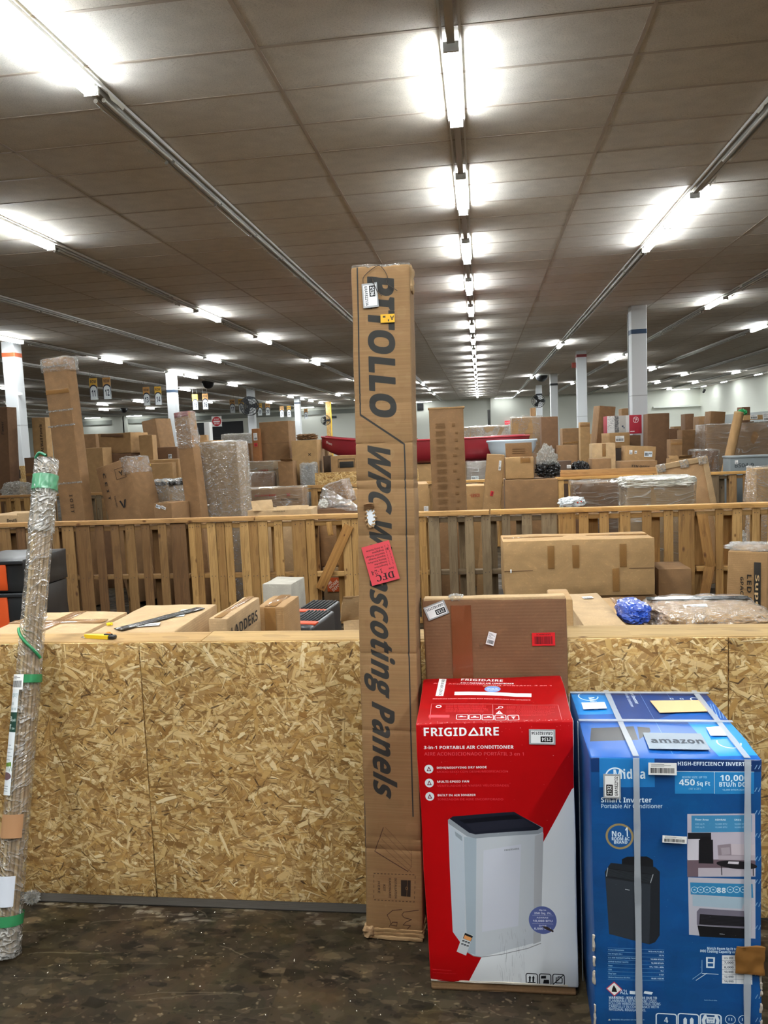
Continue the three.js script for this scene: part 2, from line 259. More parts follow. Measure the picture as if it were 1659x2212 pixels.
  const tr = at(1600, 893, -46).y; struct('trim_2', new THREE.BoxGeometry(0.08, tr, 20), plain(0xa6aaa8), [X1 - 0.04, tr / 2, -43.9]);
  const sof = at(1480, 877, Z0); struct('trim_3', new THREE.BoxGeometry(4.2, 0.12, 0.3), plain(0xe4e6de), [sof.x, sof.y, Z0 + 0.15]);
  // small things on the back wall
  const ex = at(1097, 913, Z0); { const e = thing('exit_sign', 'small red exit sign glowing on the far white wall', 'sign', [ex.x, ex.y, Z0 + 0.05]); part('sign_box', new THREE.BoxGeometry(0.42, 0.26, 0.1), std({ color: 0xd8323c, emissive: 0xd82030, emissiveIntensity: 0.5 }), e); part('back_plate', new THREE.BoxGeometry(0.46, 0.3, 0.03), M.white, e, [0, 0, -0.035]); part('sign_lettering', new THREE.PlaneGeometry(0.36, 0.18), decal('EXIT', '#fff'), e, [0, 0, 0.052]); }
  const sq = at(908, 879, Z0); { const e = thing('wall_vent', 'black square vent high on the far wall beside the tall box', 'vent', [sq.x, sq.y, Z0 + 0.04]); part('frame', new THREE.BoxGeometry(0.44, 0.5, 0.06), M.black, e); for (let i = 0; i < 5; i++) part('louvre', new THREE.BoxGeometry(0.38, 0.03, 0.05), plain(0x2c2e30), e, [0, -0.18 + i * 0.09, 0.03], [0.5, 0, 0]); }
  [[1, 890], [2, 901]].forEach(([k, py]) => { const s2 = at(722, py, Z0), e = thing('wall_plaque', k === 1 ? 'upper dark plaque on the far wall beside the yellow post' : 'lower dark plaque on the far wall beside the yellow post', 'plaque', [s2.x, s2.y, Z0 + 0.03]); part('board', new THREE.BoxGeometry(0.34, 0.16, 0.05), plain(0x3c4145), e); part('face', new THREE.BoxGeometry(0.28, 0.1, 0.01), plain(0x565c60), e, [0, 0, 0.03]); });
}

// ---------------------------------------------------------------- fluorescent strips
{
  const glow = std({ color: 0xffffff, emissive: new THREE.Color(...LAMP_TINT), emissiveIntensity: TUBE_GLOW });
  const dead = gloss(0xb9b8b0, 0.25), pan = std({ color: 0xb5b4ae, roughness: 0.4, metalness: 0.2 }), flange = std({ color: 0xd6d6d2, roughness: 0.5 }), shardMat = phys({ color: 0xe8e6da, roughness: 0.4, transmission: 0.35, thickness: 0 });
  const lit = { 0: [], '-1': [0.87, -1.57, -4.01, -34.9, -39.3, -43.4], '-2': [-2.8, -7.67, -13.6, -17.3, -23.0, -31, -41.5], '-3': [2, -5.2, -20.7, -39.9, -46], '-4': [-14.8, -19.5, -23.9, -25.3, -29.8, -39.4, -41.9, -44.3, -47.2, -49.6], '-5': [-12, -30.9, -44], '-6': [-18, -40.5], '-7': [-26, -37], '-8': [-24, -38, -43.9], '-9': [-34.0, -42.9], '-10': [-30, -42.9], '-11': [-37, -46], '-12': [-40, -44], 1: [0.95, -0.3, -8.81, -10.05, -22.0, -34, -46], 2: [2.1, -3, -15.9, -26.6, -28.0, -40], 3: [4, -5, -20.6, -33, -45], 4: [-16, -37.6, -43.2], 5: [-24, -38, -45, -51] };
  for (let n = -3; n < 19; n++) if (n !== -1) lit[0].push(-5.13 - 2.44 * n);
  const tubeGeo = moved(rod(0.016, 1.17, 10), 0, 0, 0, Math.PI / 2), capGeo = moved(rod(0.0165, 0.03, 10), 0, 0, 0, Math.PI / 2), holderGeo = new THREE.BoxGeometry(0.1, 0.06, 0.02);
  const r = rng(31), names = { 0: 'long fluorescent strip of lit tubes running straight over the tall box' };
  for (const k of Object.keys(lit)) {
    const n = +k, x = -0.11 + 2.44 * n, side = n < 0 ? 'left' : 'right';
    const s = thing('light_strip', names[k] ?? `${ORD[Math.abs(n) - 1]} fluorescent strip to the ${side} of the bright central strip`, 'light', [x, CEIL - 0.006, 0], 0, 'rows of ceiling light strips');
    const len = Z1 - Z0 - 0.4, mid = (Z0 + Z1) / 2;
    part('housing', new THREE.BoxGeometry(0.05, 0.045, len), pan, s, [0, -0.0235, mid]);
    for (const e of [-1, 1]) part('side_flange', new THREE.BoxGeometry(0.014, 0.026, len), flange, s, [e * 0.058, -0.013, mid]);
    const un = [];
    const busy = lit[k];
    for (let z = Z1 - 1; z > Z0 + 1.4; z -= 1.22) { if (busy.some((q) => z - 1.2 < q + 0.02 && z > q - 1.19)) continue; for (const e of [-1, 1]) un.push(moved(tubeGeo.clone(), e * 0.03, -0.072, z - 0.6)); }
    const um = part('unlit_tubes', join(un), dead, s); um.userData = { kind: 'stuff' };
    for (const z of busy) {
      for (const e of [-1, 1]) { const t = part('lit_tube', tubeGeo, glow, s, [e * 0.03, -0.072, z - 0.585]); for (const q of [-1, 1]) part('end_cap', capGeo, M.steel, t, [0, 0, q * 0.6]); }
      for (const q of [0.02, -1.19]) part('lamp_holder', holderGeo, flange, s, [0, -0.062, z + q]);
      const L = new THREE.RectAreaLight(new THREE.Color(...LAMP_TINT), PANEL_POWER, 0.1, 1.17); L.name = 'strip_light'; L.position.set(x, CEIL - 0.099, z - 0.585); L.rotation.x = -Math.PI / 2; scene.add(L);
    }
    if (Math.abs(n) <= 2) for (let i = 0; i < 26; i++) {   // what is left of the broken plastic wraps
      const z = -3 - r() * 19, L = 0.05 + r() * 0.28; if (busy.some((q) => z < q + 0.1 && z - L > q - 1.3)) continue;
      const sh = new THREE.Shape(); sh.moveTo(0, 0); sh.lineTo(L, 0); sh.lineTo(L * (0.8 + r() * 0.2), -0.02 - r() * 0.03); sh.lineTo(L * 0.55, -0.012 - r() * 0.02); sh.lineTo(L * 0.2, -0.02 - r() * 0.035); sh.lineTo(0, 0);
      part('diffuser_shard', new THREE.ExtrudeGeometry(sh, { depth: 0.002, bevelEnabled: false }), shardMat, s, [n > 0 ? 0.074 - (r() < 0.5 ? 0.148 : 0) : -0.074 + (r() < 0.2 ? 0.148 : 0), -0.03, z], [0, Math.PI / 2, 0]);
    }
  }
}

// strips along the back wall and the right hand wall
{
  const glow = std({ color: 0xffffff, emissive: new THREE.Color(...LAMP_TINT), emissiveIntensity: TUBE_GLOW * 0.25 }), pan = std({ color: 0xc9c8c2, roughness: 0.5 });
  const strip = (label, along, len, mid, spots) => {
    const s = thing('wall_light_strip', label, 'light', mid, along === 'x' ? Math.PI / 2 : 0, 'light strips along the walls');
    part('housing', new THREE.BoxGeometry(0.12, 0.03, len), pan, s, [0, -0.02, 0]);
    for (const q of spots) {
      part('lit_tube', moved(rod(0.02, 1.17, 10), 0, 0, 0, Math.PI / 2), glow, s, [0, -0.06, q]);
      part('lamp_holder', new THREE.BoxGeometry(0.1, 0.05, 0.02), pan, s, [0, -0.055, q + 0.6]); part('lamp_holder', new THREE.BoxGeometry(0.1, 0.05, 0.02), pan, s, [0, -0.055, q - 0.6]);
      const L = new THREE.RectAreaLight(new THREE.Color(...LAMP_TINT), PANEL_POWER * 0.26, along === 'x' ? 1.17 : 0.1, along === 'x' ? 0.1 : 1.17); L.name = 'strip_light'; L.position.set(mid[0] + (along === 'x' ? q : 0), CEIL - 0.095, mid[2] + (along === 'x' ? 0 : q)); L.rotation.x = -Math.PI / 2; scene.add(L);
    }
  };
  const bx = (px, py) => at(px, py, Z0 + 0.7).x;
  strip('light strip running along the far back wall', 'x', 44, [-8, CEIL - 0.006, Z0 + 0.7], [bx(1088, 858), bx(1470, 838), bx(914, 866), bx(660, 870), bx(395, 890), bx(290, 893), bx(200, 897)].map((x) => x + 8));
  strip('light strip running along the right hand wall', 'z', 34, [X1 - 0.7, CEIL - 0.006, -36], [-10.5, -14.5, -5]);
}

// ---------------------------------------------------------------- columns, signs, fans, ceiling gear
{
  const paint = std({ color: 0xcfd2d3, roughness: 0.6 });
  const colGeo = (w) => { const c = w * 0.03, h = w / 2, s = new THREE.Shape(); s.moveTo(-h + c, -h); s.lineTo(h - c, -h); s.lineTo(h, -h + c); s.lineTo(h, h - c); s.lineTo(h - c, h); s.lineTo(-h + c, h); s.lineTo(-h, h - c); s.lineTo(-h, -h + c); return s; };
  const ring = (w, h) => moved(new THREE.ExtrudeGeometry(colGeo(w), { depth: h, bevelEnabled: false }), 0, 0, 0, -Math.PI / 2);
  const col = (x, z, w, label, bands, seam) => {
    const c = thing('column', label, 'column', [x, 0, z], 0, 'square white columns');
    part('shaft', ring(w, CEIL - 0.002), paint, c);
    if (seam) part('seam', ring(w + 0.006, 0.015), plain(0xa5a8a8), c, [0, seam, 0]);
    for (const [y, hex] of bands) part('tape_band', ring(w + 0.008, 0.09), plain(hex, 0.5), c, [0, y, 0]);
    return c;
  };
  const c0 = col(-10.32, -16.3, 0.3, 'white column on the left with an orange tape band', [[3.92, 0xb65a36]], 2.4);
  part('plywood_skirt', moved(new THREE.BoxGeometry(0.34, 1.5, 0.34)), M.osb, c0, [0, 0.75, 0]); sticker('aisle_number', c0, 0.1, 0.2, std({ map: tex(canvas(64, 128, (c, W, H) => { c.fillStyle = '#15171a'; c.fillRect(0, 0, W, H); letter(c, '1', [18, 104], [46, 104], 78, { color: '#e8e8e4' }); })), roughness: 0.6 }), [0.02, 1.32, 0.177]);
  part('door_bell', moved(new THREE.BoxGeometry(0.1, 0.06, 0.06)), M.white, c0, [0.17, 3.1, 0.1]);
  const c1 = col(-10.15, -24.9, 0.29, 'white column with dark band behind the row fourteen sign', [[3.6, 0x2b3a4c]], 0); part('bracket', new THREE.BoxGeometry(0.08, 0.05, 0.1), M.wire, c1, [0.16, 2.8, 0.1]);
  const c5 = col(-9.95, -33.2, 0.3, 'white column behind the big round black fan', [[3.75, 0x454a50]], 0);
  col(-9.8, -41.3, 0.3, 'white column far back between row signs and the tall box', [[3.85, 0x394250]], 0);
  const c2 = col(3.28, -16.7, 0.31, 'nearest white column on the right with blue tape band', [[3.68, 0x30455e]], 2.42); part('conduit', rod(0.012, 4), M.wire, c2, [-0.2, 2.1, 0.05]);
  const c3 = col(3.22, -25.2, 0.3, 'white column with red tape band at its top', [[4.05, 0x7d2a2a]], 2.2); part('red_box', new THREE.BoxGeometry(0.12, 0.16, 0.12), plain(0x8c3a2a), c3, [-0.23, 3.82, 0]);
  const c4 = col(3.22, -34.4, 0.31, 'slim white column with black tape band, third back on the right', [[3.75, 0x23262b]], 0);
  const c8 = col(3.15, -42, 0.31, 'white column behind the small fan on the right', [[3.72, 0x3a3e44]], 0);
  { const p = thing('timber_post', 'plywood clad post with bright yellow edge strip far back', 'post', [-9.45, 0, -48.2]); part('cladding', moved(new THREE.BoxGeometry(0.3, CEIL - 0.01, 0.3), 0, (CEIL - 0.01) / 2), M.osb, p); part('edge_guard', moved(new THREE.BoxGeometry(0.07, CEIL - 0.03, 0.07), 0, CEIL / 2), plain(0xe0b640, 0.5), p, [0.17, 0, 0.15]); }
  { const b = thing('plywood_board', 'tall leaning plywood board at the left edge beside the column', 'board', [-10.78, 0, -16.15]); part('sheet', moved(new THREE.BoxGeometry(0.16, 4.0, 0.02), 0, 2.0), M.osb, b); part('batten', moved(new THREE.BoxGeometry(0.05, 4.0, 0.04), 0, 2.0), wood(0xa06f42), b, [0.06, 0, -0.03]); }
  // row signs hung in pairs
  const WORDS = ['eleven', 'twelve', 'thirteen', 'fourteen', 'fifteen', 'sixteen', 'seventeen', 'eighteen', 'nineteen', 'twenty', 'twenty-one', 'twenty-two', 'twenty-three', 'twenty-four'];
  const dxs = [836, 716, 607, 525, 465, 417, 379];
  dxs.forEach((dx, i) => {
    const z = -5.02 - 0.61 * Math.round((23 * 836 / dx - 5.02) / 0.61);
    for (let j = 0; j < 2; j++) {
      const num = 11 + 2 * i + j, s = thing('row_sign', `hanging row ${WORDS[num - 11]} sign with yellow head and navy arch`, 'sign', [(-11.93 + j * 0.44) * z / (-23 * 836 / dx), 3.34, z], 0, 'hanging aisle row signs');
      const t = std({ roughness: 0.6, map: tex(canvas(128, 320, (c, W, H) => {
        c.fillStyle = '#d9dedd'; c.fillRect(0, 0, W, H); c.fillStyle = (i + j) % 2 ? '#cf9a5a' : '#d9a83e'; c.fillRect(0, 0, W, 150);
        letter(c, 'ROW', [14, 74], [114, 74], 46, { color: '#2a2c38' });
        c.fillStyle = '#2b3045'; c.beginPath(); c.moveTo(0, H); c.lineTo(0, 160); c.arc(64, 160, 64, Math.PI, 0); c.lineTo(W, H); c.fill();
        c.fillStyle = '#dfe4e4'; c.beginPath(); c.moveTo(6, H); c.lineTo(10, 172); c.arc(64, 172, 54, Math.PI, 0); c.lineTo(122, H); c.fill();
        letter(c, String(num), [26, 270], [102, 270], 96, { color: '#232a40' });
      })) });
      part('panel', moved(new THREE.BoxGeometry(0.25, 0.66, 0.012), 0, 0.33), t, s);
      for (const e of [-0.09, 0.09]) part('wire', moved(rod(0.004, CEIL - 3.34 - 0.66 + 0.008, 5), e, (CEIL - 3.34 + 0.66 + 0.008) / 2), M.wire, s);
    }
  });
  { const p = at(468, 910, -45), s = thing('no_entry_sign', 'round red DO NOT ENTER sign on a white hanging square', 'sign', [p.x, p.y - 0.32, -45]);
    part('panel', moved(new THREE.BoxGeometry(0.62, 0.62, 0.015), 0, 0.31), std({ roughness: 0.5, map: tex(canvas(128, 128, (c) => { c.fillStyle = '#eceae6'; c.fillRect(0, 0, 128, 128); c.fillStyle = '#c5262c'; c.beginPath(); c.arc(64, 64, 58, 0, 7); c.fill(); c.fillStyle = '#f2efec'; c.fillRect(22, 56, 84, 18); letter(c, 'DO NOT', [30, 46], [98, 46], 18, { color: '#f2efec' }); letter(c, 'ENTER', [30, 100], [98, 100], 18, { color: '#f2efec' }); })) }), s);
    for (const e of [-0.25, 0.25]) part('wire', moved(rod(0.005, CEIL - (p.y + 0.3), 5), e, 0.62 + (CEIL - (p.y + 0.3)) / 2), M.wire, s); }
  // drum fans
  const fan = (label, x, y, z, R, turn, post) => {
    const f = thing('wall_fan', label, 'fan', [x, y, z], turn, 'round black fans');
    const rings = []; for (const [q, zz] of [[1, 0], [1, -0.16], [0.75, 0.03], [0.5, 0.04], [0.25, 0.04]]) rings.push(moved(new THREE.TorusGeometry(R * q, 0.012, 5, 28), 0, 0, zz));
    for (let i = 0; i < 18; i++) { const a = i * Math.PI / 9; rings.push(moved(rod(0.006, R, 4), Math.cos(a) * R / 2, Math.sin(a) * R / 2, 0.03, 0, 0, a - Math.PI / 2)); }
    part('guard', join(rings), M.black, f);
    for (let i = 0; i < 3; i++) { const sh = new THREE.Shape(); sh.moveTo(0.04, 0); sh.quadraticCurveTo(R * 0.5, -R * 0.4, R * 0.92, -R * 0.2); sh.quadraticCurveTo(R * 0.95, R * 0.15, R * 0.8, R * 0.35); sh.quadraticCurveTo(R * 0.4, R * 0.2, 0.04, 0.05); part('blade', new THREE.ExtrudeGeometry(sh, { depth: 0.01, bevelEnabled: false }), plain(0x2a2c2e, 0.5), f, [0, 0, -0.08], [0.2, 0, i * 2.094]); }
    part('motor', moved(rod(R * 0.2, 0.22, 14), 0, 0, -0.16, Math.PI / 2), M.black, f); part('bracket', moved(rod(0.025, post, 8), 0, 0, -0.2 - post / 2, Math.PI / 2), M.black, f);
    return f;
  };
  { const p = at(538, 877, -32.3); fan('large round black fan fixed to a column left of centre', p.x, p.y, -32.3, 0.4, 0.1, 0.5); }
  { const p = at(705, 908, -47.5); fan('small round black fan on the yellow edged post', p.x, p.y, -47.5, 0.3, 0.5, 0.4); }
  { const p = at(1163, 866, -41.2); fan('open black fan on a column at right, in front of bright lights', p.x, p.y, -41.2, 0.34, -0.1, 0.45); }
  // ceiling gear
  for (const [px, py, z, label] of [[450, 834, -30, 'black speaker hanging from ceiling above row sixteen sign'], [268, 888, -34, 'small black dome under ceiling left of the row thirteen sign']]) { const p = onY(px, py, CEIL - 0.18); const g = thing('ceiling_dome', label, 'dome', [p.x, CEIL, p.z]); part('shell', new THREE.SphereGeometry(0.22, 20, 10, 0, 7, Math.PI / 2, Math.PI / 2), M.black, g, [0, -0.06, 0]); part('mount', moved(rod(0.24, 0.06, 20), 0, -0.03), plain(0x3a3a3a), g); }
  { const p = onY(1170, 814, CEIL - 0.1); const g = thing('ceiling_dome', 'dark dome camera under the ceiling between right hand columns', 'dome', [p.x, CEIL, p.z]); part('shell', new THREE.SphereGeometry(0.26, 20, 10, 0, 7, Math.PI / 2, Math.PI / 2), M.black, g, [0, -0.05, 0]); part('mount', moved(rod(0.28, 0.05, 20), 0, -0.025), M.white, g); }
  { const zc = -5.02 - 0.61 * 74, p = at(1520, 845, zc), g = thing('security_camera', 'small dark camera hanging from ceiling near right wall', 'camera', [p.x, p.y, zc]); part('arm', moved(rod(0.02, CEIL - p.y + 0.006, 6), 0, (CEIL - p.y + 0.006) / 2), M.wire, g); part('body', moved(rod(0.07, 0.3, 10), 0, 0, 0.1, Math.PI / 2 - 0.4), M.black, g); }
}

// ---------------------------------------------------------------- pallet fences
const skew1 = (x) => -7.13 + 0.03 * (x + 1), skew2 = (x) => -12.12 + 0.036 * (x + 2);
const TIM = { grey: [0x8f8068, 0x81725b, 0x98886e, 0x766751], fresh: [0xc09c64, 0xb48f56, 0xc9a66e, 0xa88450], brown: [0x927349, 0x84653f, 0x9c7c50, 0x785a38] };
function pallet(label, group, x0, x1, zf, h, tone, slats, seed) {
  const r = rng(seed), xc = (x0 + x1) / 2, w = x1 - x0, t = TIM[tone], pick = () => wood(t[(r() * 4) | 0]);
  const p = thing('pallet', label, 'pallet', [xc, 0, zf(xc)], -0.032, group);
  for (const [y, n] of [[h - 0.06, 'top'], [h * 0.5 - 0.045, 'mid'], [0.002, 'low']]) part('stringer', board(w, 0.042, 0.088, seed + y * 7), pick(), p, [0, y, -0.02]);
  for (const s of slats) {
    const [a, b, yt = h, yb = 0.01, lean = 0] = s, sw = b - a, L = yt - yb, k = (r() * 1000) | 0;
    const g = moved(board(L, sw, 0.018, k, { n: 3, amp: 0.002 }), 0, 0, 0, 0, 0, Math.PI / 2);
    part('slat', g, pick(), p, [(a + b) / 2 - xc + sw / 2, (yt + yb) / 2, -0.001 - r() * 0.002], [0, 0, lean]);
  }
  const nb = 5; for (let i = 0; i < nb; i++) part('back_slat', moved(board(h - 0.02, 0.089, 0.016, seed * 3 + i), 0, 0, 0, 0, 0, Math.PI / 2), pick(), p, [-w / 2 + 0.09 + (w - 0.1) * i / (nb - 1), h / 2, -0.11]);
  const nails = []; for (const s of slats) for (const y of [h - 0.04, h * 0.5 - 0.025]) for (const e of [0.3, 0.7]) if (!s[2]) nails.push(moved(rod(0.004, 0.004, 6), s[0] + (s[1] - s[0]) * e - xc, y + (r() - 0.5) * 0.012, 0.0005, Math.PI / 2));
  if (nails.length) { const nm = part('nail_heads', join(nails), plain(0x3a3029, 0.5), p); nm.userData = { kind: 'stuff' }; }
  return p;
}
{
  const px = (v) => at(v, 1135, -7.13).x;
  const units = [
    [-250, -130, 'brown', [], 'brown weathered pallet out at the left end of the near fence'],
    [-120, 113, 'brown', [[-110, -90], [-80, -55], [-48, -30], [-22, 4], [18, 38], [51, 67], [78, 96], [100, 113]], 'dark weathered pallet at left, behind the bamboo cane bundle'],
    [118, 396, 'brown', [[120, 146], [152, 182], [194, 213], [229, 247], [261, 281], [296, 315], [334, 352], [361, 395]], 'brown weathered pallet in near fence below the tall leaning cartons'],
    [399, 657, 'fresh', [[401, 415], [415, 429], [442, 461], [462, 480], [481, 497], [514, 534], [534, 553], [554, 575], [589, 599], [599, 608], [628, 658]], 'tan pallet with tightly set slats left of the broken slat'],
    [660, 924, 'fresh', [[659, 678], [738, 757], [758, 774], [790, 812], [830, 850], [866, 884], [905, 921]], 'tan pallet with a broken diagonal slat, left of the tall box'],
    [926, 1203, 'grey', [[926, 949], [968, 987], [1004, 1023], [1040, 1060], [1084, 1102], [1127, 1149], [1169, 1202]], 'greyed pallet with open gaps just right of the tall box'],
    [1205, 1497, 'fresh', [[1205, 1242], [1249, 1270], [1293, 1313], [1336, 1359], [1384, 1404], [1430, 1450], [1461, 1495]], 'yellow pallet behind the long carton on the right'],
    [1500, 1770, 'fresh', [[1539, 1556], [1575, 1596], [1617, 1633], [1650, 1672], [1690, 1712], [1740, 1765]], 'pallet at right with a cracked bent slat'],
  ];
  units.forEach(([a, b, tone, sl, label], i) => {
    if (!sl.length) return;
    const p = pallet(label, 'pallets of the near fence', px(a), px(b), skew1, 1.016, tone, sl.map(([u, v]) => [px(u), px(v)]), 50 + i);
    const put = (u0, v0, u1, v1, w, name, hex) => { const A = at(u0, v0, -7.1), B = at(u1, v1, -7.1), L = A.distanceTo(B), m = part(name, moved(board(L, w, 0.018, 300 + u0, { n: 3, amp: 0.003 }), 0, -w / 2, 0), wood(hex), p, [(A.x + B.x) / 2 - p.position.x, (A.y + B.y) / 2, 0.022]); m.rotation.set(0, 0, Math.atan2(B.y - A.y, B.x - A.x)); };
    if (i === 4) { put(753, 1136, 690, 1275, 0.095, 'broken_slat', 0xb98c4e); put(709, 1128, 713, 1157, 0.05, 'slat_stub', 0xc39a5c); }
    if (i === 7) { put(1512, 1109, 1529, 1222, 0.09, 'cracked_slat', 0xb48a50); put(1529, 1215, 1511, 1312, 0.085, 'cracked_slat', 0xa97f48); }
  });
  const rail = (name, label, u0, u1, v0, y, zf, hex, seed) => { const x0 = at(u0, v0, zf(0)).x, x1 = at(u1, v0, zf(0)).x; solo(name, moved(board(x1 - x0, 0.04, 0.1, seed, { n: 6, amp: 0.002 }), 0, 0, 0.02), wood(hex), label, 'plank', [(x0 + x1) / 2, y, zf((x0 + x1) / 2)], [0, -0.032, 0], 'rails capping the fences'); };
  rail('fence_rail', 'long timber rail capping the near fence behind the bamboo', -300, 545, 1120, 1.0225, skew1, 0xc49c68, 3);
  rail('fence_rail', 'timber rail capping the near fence left of the tall box', 547, 1057, 1110, 1.0225, skew1, 0xd4ac72, 4);
  rail('fence_rail', 'timber rail capping the near fence right of the tall box', 1059, 1900, 1095, 1.0225, skew1, 0xd9ad6b, 5);
  // far fence
  const r = rng(77); let x = -11.2, i = 0;
  while (x < 5.6) {
    const sl = []; let u = x + 0.01; while (u < x + 1.12) { const w = 0.08 + r() * 0.04; sl.push([u, u + w]); u += w + 0.05 + r() * 0.09; }
    pallet(`${ORD[i]} pallet from the left in the far fence row`, 'pallets of the far fence', x, x + 1.22, skew2, 1.016, ['brown', 'fresh', 'fresh', 'grey'][i % 4], sl, 400 + i); x += 1.235; i++;
  }
  const rail2 = (label, xa, xb, hex, s, y = 1.0205, d = 0) => solo('fence_rail', moved(board(xb - xa, 0.04, 0.1, s, { n: 6, amp: 0.002 }), 0, 0, 0.02 - d), wood(hex), label, 'plank', [(xa + xb) / 2, y, skew2((xa + xb) / 2)], [0, -0.036, 0], 'rails capping the fences');
  rail2('timber rail on the far fence at the left edge', -11.2, -5.9, 0xb38a58, 8); rail2('timber rail on the far fence left of the tall box', -5.88, -0.4, 0xc79f66, 9); rail2('timber rail on the far fence right of centre', -0.38, 2.55, 0xd2a765, 10); rail2('timber rail on the far fence at the right edge', 2.57, 5.8, 0xd2a765, 11);
  { const A = at(1205, 1022, -12.4), B = at(1422, 1012, -12.4); solo('loose_board', board(B.x - A.x, 0.1, 0.035, 13), wood(0xb88f5c), 'loose board standing on edge on the far fence rail', 'plank', [(A.x + B.x) / 2, 1.0625, skew2((A.x + B.x) / 2) - 0.03], [0, -0.036, 0]); }
  { const A = at(683, 1021, -12.5), B = at(905, 1016, -12.5); const s = thing('plywood_sheet', 'plywood sheet standing behind the far fence, under the kayak', 'board', [(A.x + B.x) / 2, 0, -12.38]); part('sheet', softBox(B.x - A.x, A.y, 0.02, { r: 0.003 }), M.osb, s); }
}

// ---------------------------------------------------------------- cartons and parcels
const T = { kraft: 0xb08a5c, tan: 0xbd9766, brown: 0x94704a, dark: 0x79583b, pale: 0xcbab80, grey: 0x9c8261, red: 0x9b6b4a };
const topOf = {};
let serial = 100;
/* b: [left px, top px, right px] of the front side at depth z (or six numbers, the last three for its foot: a box that leans sideways);
   t: [left, near, right, far] of the upper side for a box seen from above. y0: height of its foot; on: the box it stands on */
function carton(key, label, o) {
  const seed = serial++, z = o.z;
  let w, h, d = o.d ?? 0.4, x, y0 = o.on ? topOf[o.on] + (o.gap ?? 0.006) : (o.y0 ?? 0), roll = 0, yTop;
  if (o.t) {
    const [l, n, r, f] = o.t, A = at(l, n, z), B = at(r, n, z); yTop = (A.y + B.y) / 2; const F = onY((l + r) / 2, f, yTop); d = o.d ?? Math.max(0.08, z - F.z); w = B.x - A.x; x = (A.x + B.x) / 2; h = yTop - y0;
  } else {
    const [l, t, r, lb, tb, rb] = o.b, A = at(l, t, z), B = at(r, t, z); yTop = (A.y + B.y) / 2; w = (B.x - A.x); x = (A.x + B.x) / 2;
    if (o.yb) y0 = at(l, o.yb, z).y;
    if (lb !== undefined) { const C = at(lb, tb, z), D = at(rb, tb, z), k = ((C.x + D.x) / 2 - x) / (yTop - (C.y + D.y) / 2); roll = Math.atan(k); x += k * (yTop - y0); h = (yTop - y0) / Math.cos(roll) - 0; w = (w + D.x - C.x) / 2 * Math.cos(roll); } else h = yTop - y0;
  }
  if (o.w) w = o.w; if (o.h) h = o.h; w /= Math.cos(o.ry ?? 0);
  const g = thing(o.n ?? 'carton', label, o.c ?? 'box', [x, y0, z], o.ry ?? 0, o.g);
  g.rotation.z = roll; g.rotation.x = o.rx ?? 0;
  if (roll) g.position.y = y0 + Math.abs(Math.sin(roll)) * w / 2;
  if (o.rx > 0) g.position.y += 0; if (o.rx < 0) g.position.y += Math.sin(-o.rx) * 0.0;
  topOf[key] = y0 + h;
  const mat = o.mat ?? card(o.tint ?? T.kraft);
  const body = part('body', softBox(w, h, d, { r: o.r ?? 0.008, n: 3, amp: o.amp ?? 0.004, freq: o.freq ?? 4, seed, bulge: o.bulge ?? 0.003 }), mat, g);
  const tape = o.tape ?? 'v', tw = Math.min(0.06, w * 0.4);
  if (tape.includes('v')) { const m = part('tape', softBox(tw, Math.min(h * 0.3, 0.22), 0.003, { r: 0.001, n: 1 }), M.tape, g, [w * (o.tu ?? 0), h - Math.min(h * 0.3, 0.22) - 0.004, 0.006]); m.castShadow = false; }
  if (tape.includes('t')) part('tape', softBox(tw, 0.003, d * 0.98, { r: 0.001, n: 1 }), M.tape, g, [w * (o.tu ?? 0), h + 0.003, -d * 0.01]);
  if (tape.includes('x')) part('tape', softBox(w * 0.98, 0.003, tw, { r: 0.001, n: 1 }), M.tape, g, [0, h + 0.003, -d / 2 + tw / 2]);
  if (tape.includes('h')) part('tape', softBox(w * 0.99, 0.05, 0.003, { r: 0.001, n: 1 }), M.tape, g, [0, h * (o.tv ?? 0.5), 0.006]);
  if (tape.includes('s')) part('seam', softBox(w * 0.99, 0.006, 0.003, { r: 0.001, n: 1 }), card(T.dark), g, [0, h * (o.tv ?? 0.5), 0.005]);
  for (const [k, u, v, lw, lh, rot = 0] of o.labels ?? []) sticker('label', g, lw, lh, LABEL[k], [u * w, v * h, 0.009], [0, 0, rot]);
  for (const [s, u, v, lw, lh, color = '#3a2c1e', rot = 0, extra = {}] of o.text ?? []) { const m = part('print', new THREE.PlaneGeometry(lw, lh), decal(s, color, extra), g, [u * w, v * h, 0.0105], [0, 0, rot]); m.castShadow = false; }
  for (const [s, u, v, lw, lh, color = '#3a2c1e', rot = 0] of o.side ?? []) { const m = part('print', new THREE.PlaneGeometry(lw, lh), decal(s, color), g, [w / 2 + 0.008, v * h, -d * u], [0, Math.PI / 2, rot]); m.castShadow = false; }
  for (const [k, u, v, lw, lh, rot = 0] of o.topLabels ?? []) sticker('label', g, lw, lh, LABEL[k], [u * w, h + 0.006, -d * v], [-Math.PI / 2, rot, 0]);
  if (o.flap) for (const [px, wz, hh, ax, ry2 = 0] of o.flap) part('flap', moved(softBox(wz, hh, 0.006, { r: 0.002, amp: 0.006, freq: 8, seed }), 0, 0, 0), mat, g, [px * w, h - 0.004, -0.004 - (o.fz ?? 0) * d], [ax, ry2, 0]);
  if (o.band) part('band', softBox(w + 0.012, 0.018, d + 0.012, { r: 0.002, n: 1 }), plain(o.band, 0.4), g, [0, h * 0.36, 0.006]);
  if (o.wrap) part('plastic_wrap', softBox(w + 0.03, h + 0.012, d + 0.03, { r: 0.02, n: 7, amp: o.wa ?? 0.012, freq: 9, seed: seed + 5 }), o.wrap === 2 ? M.streak : o.wrap === 3 ? M.milky : M.film, g, [0, 0, 0.015]);
  return g;
}
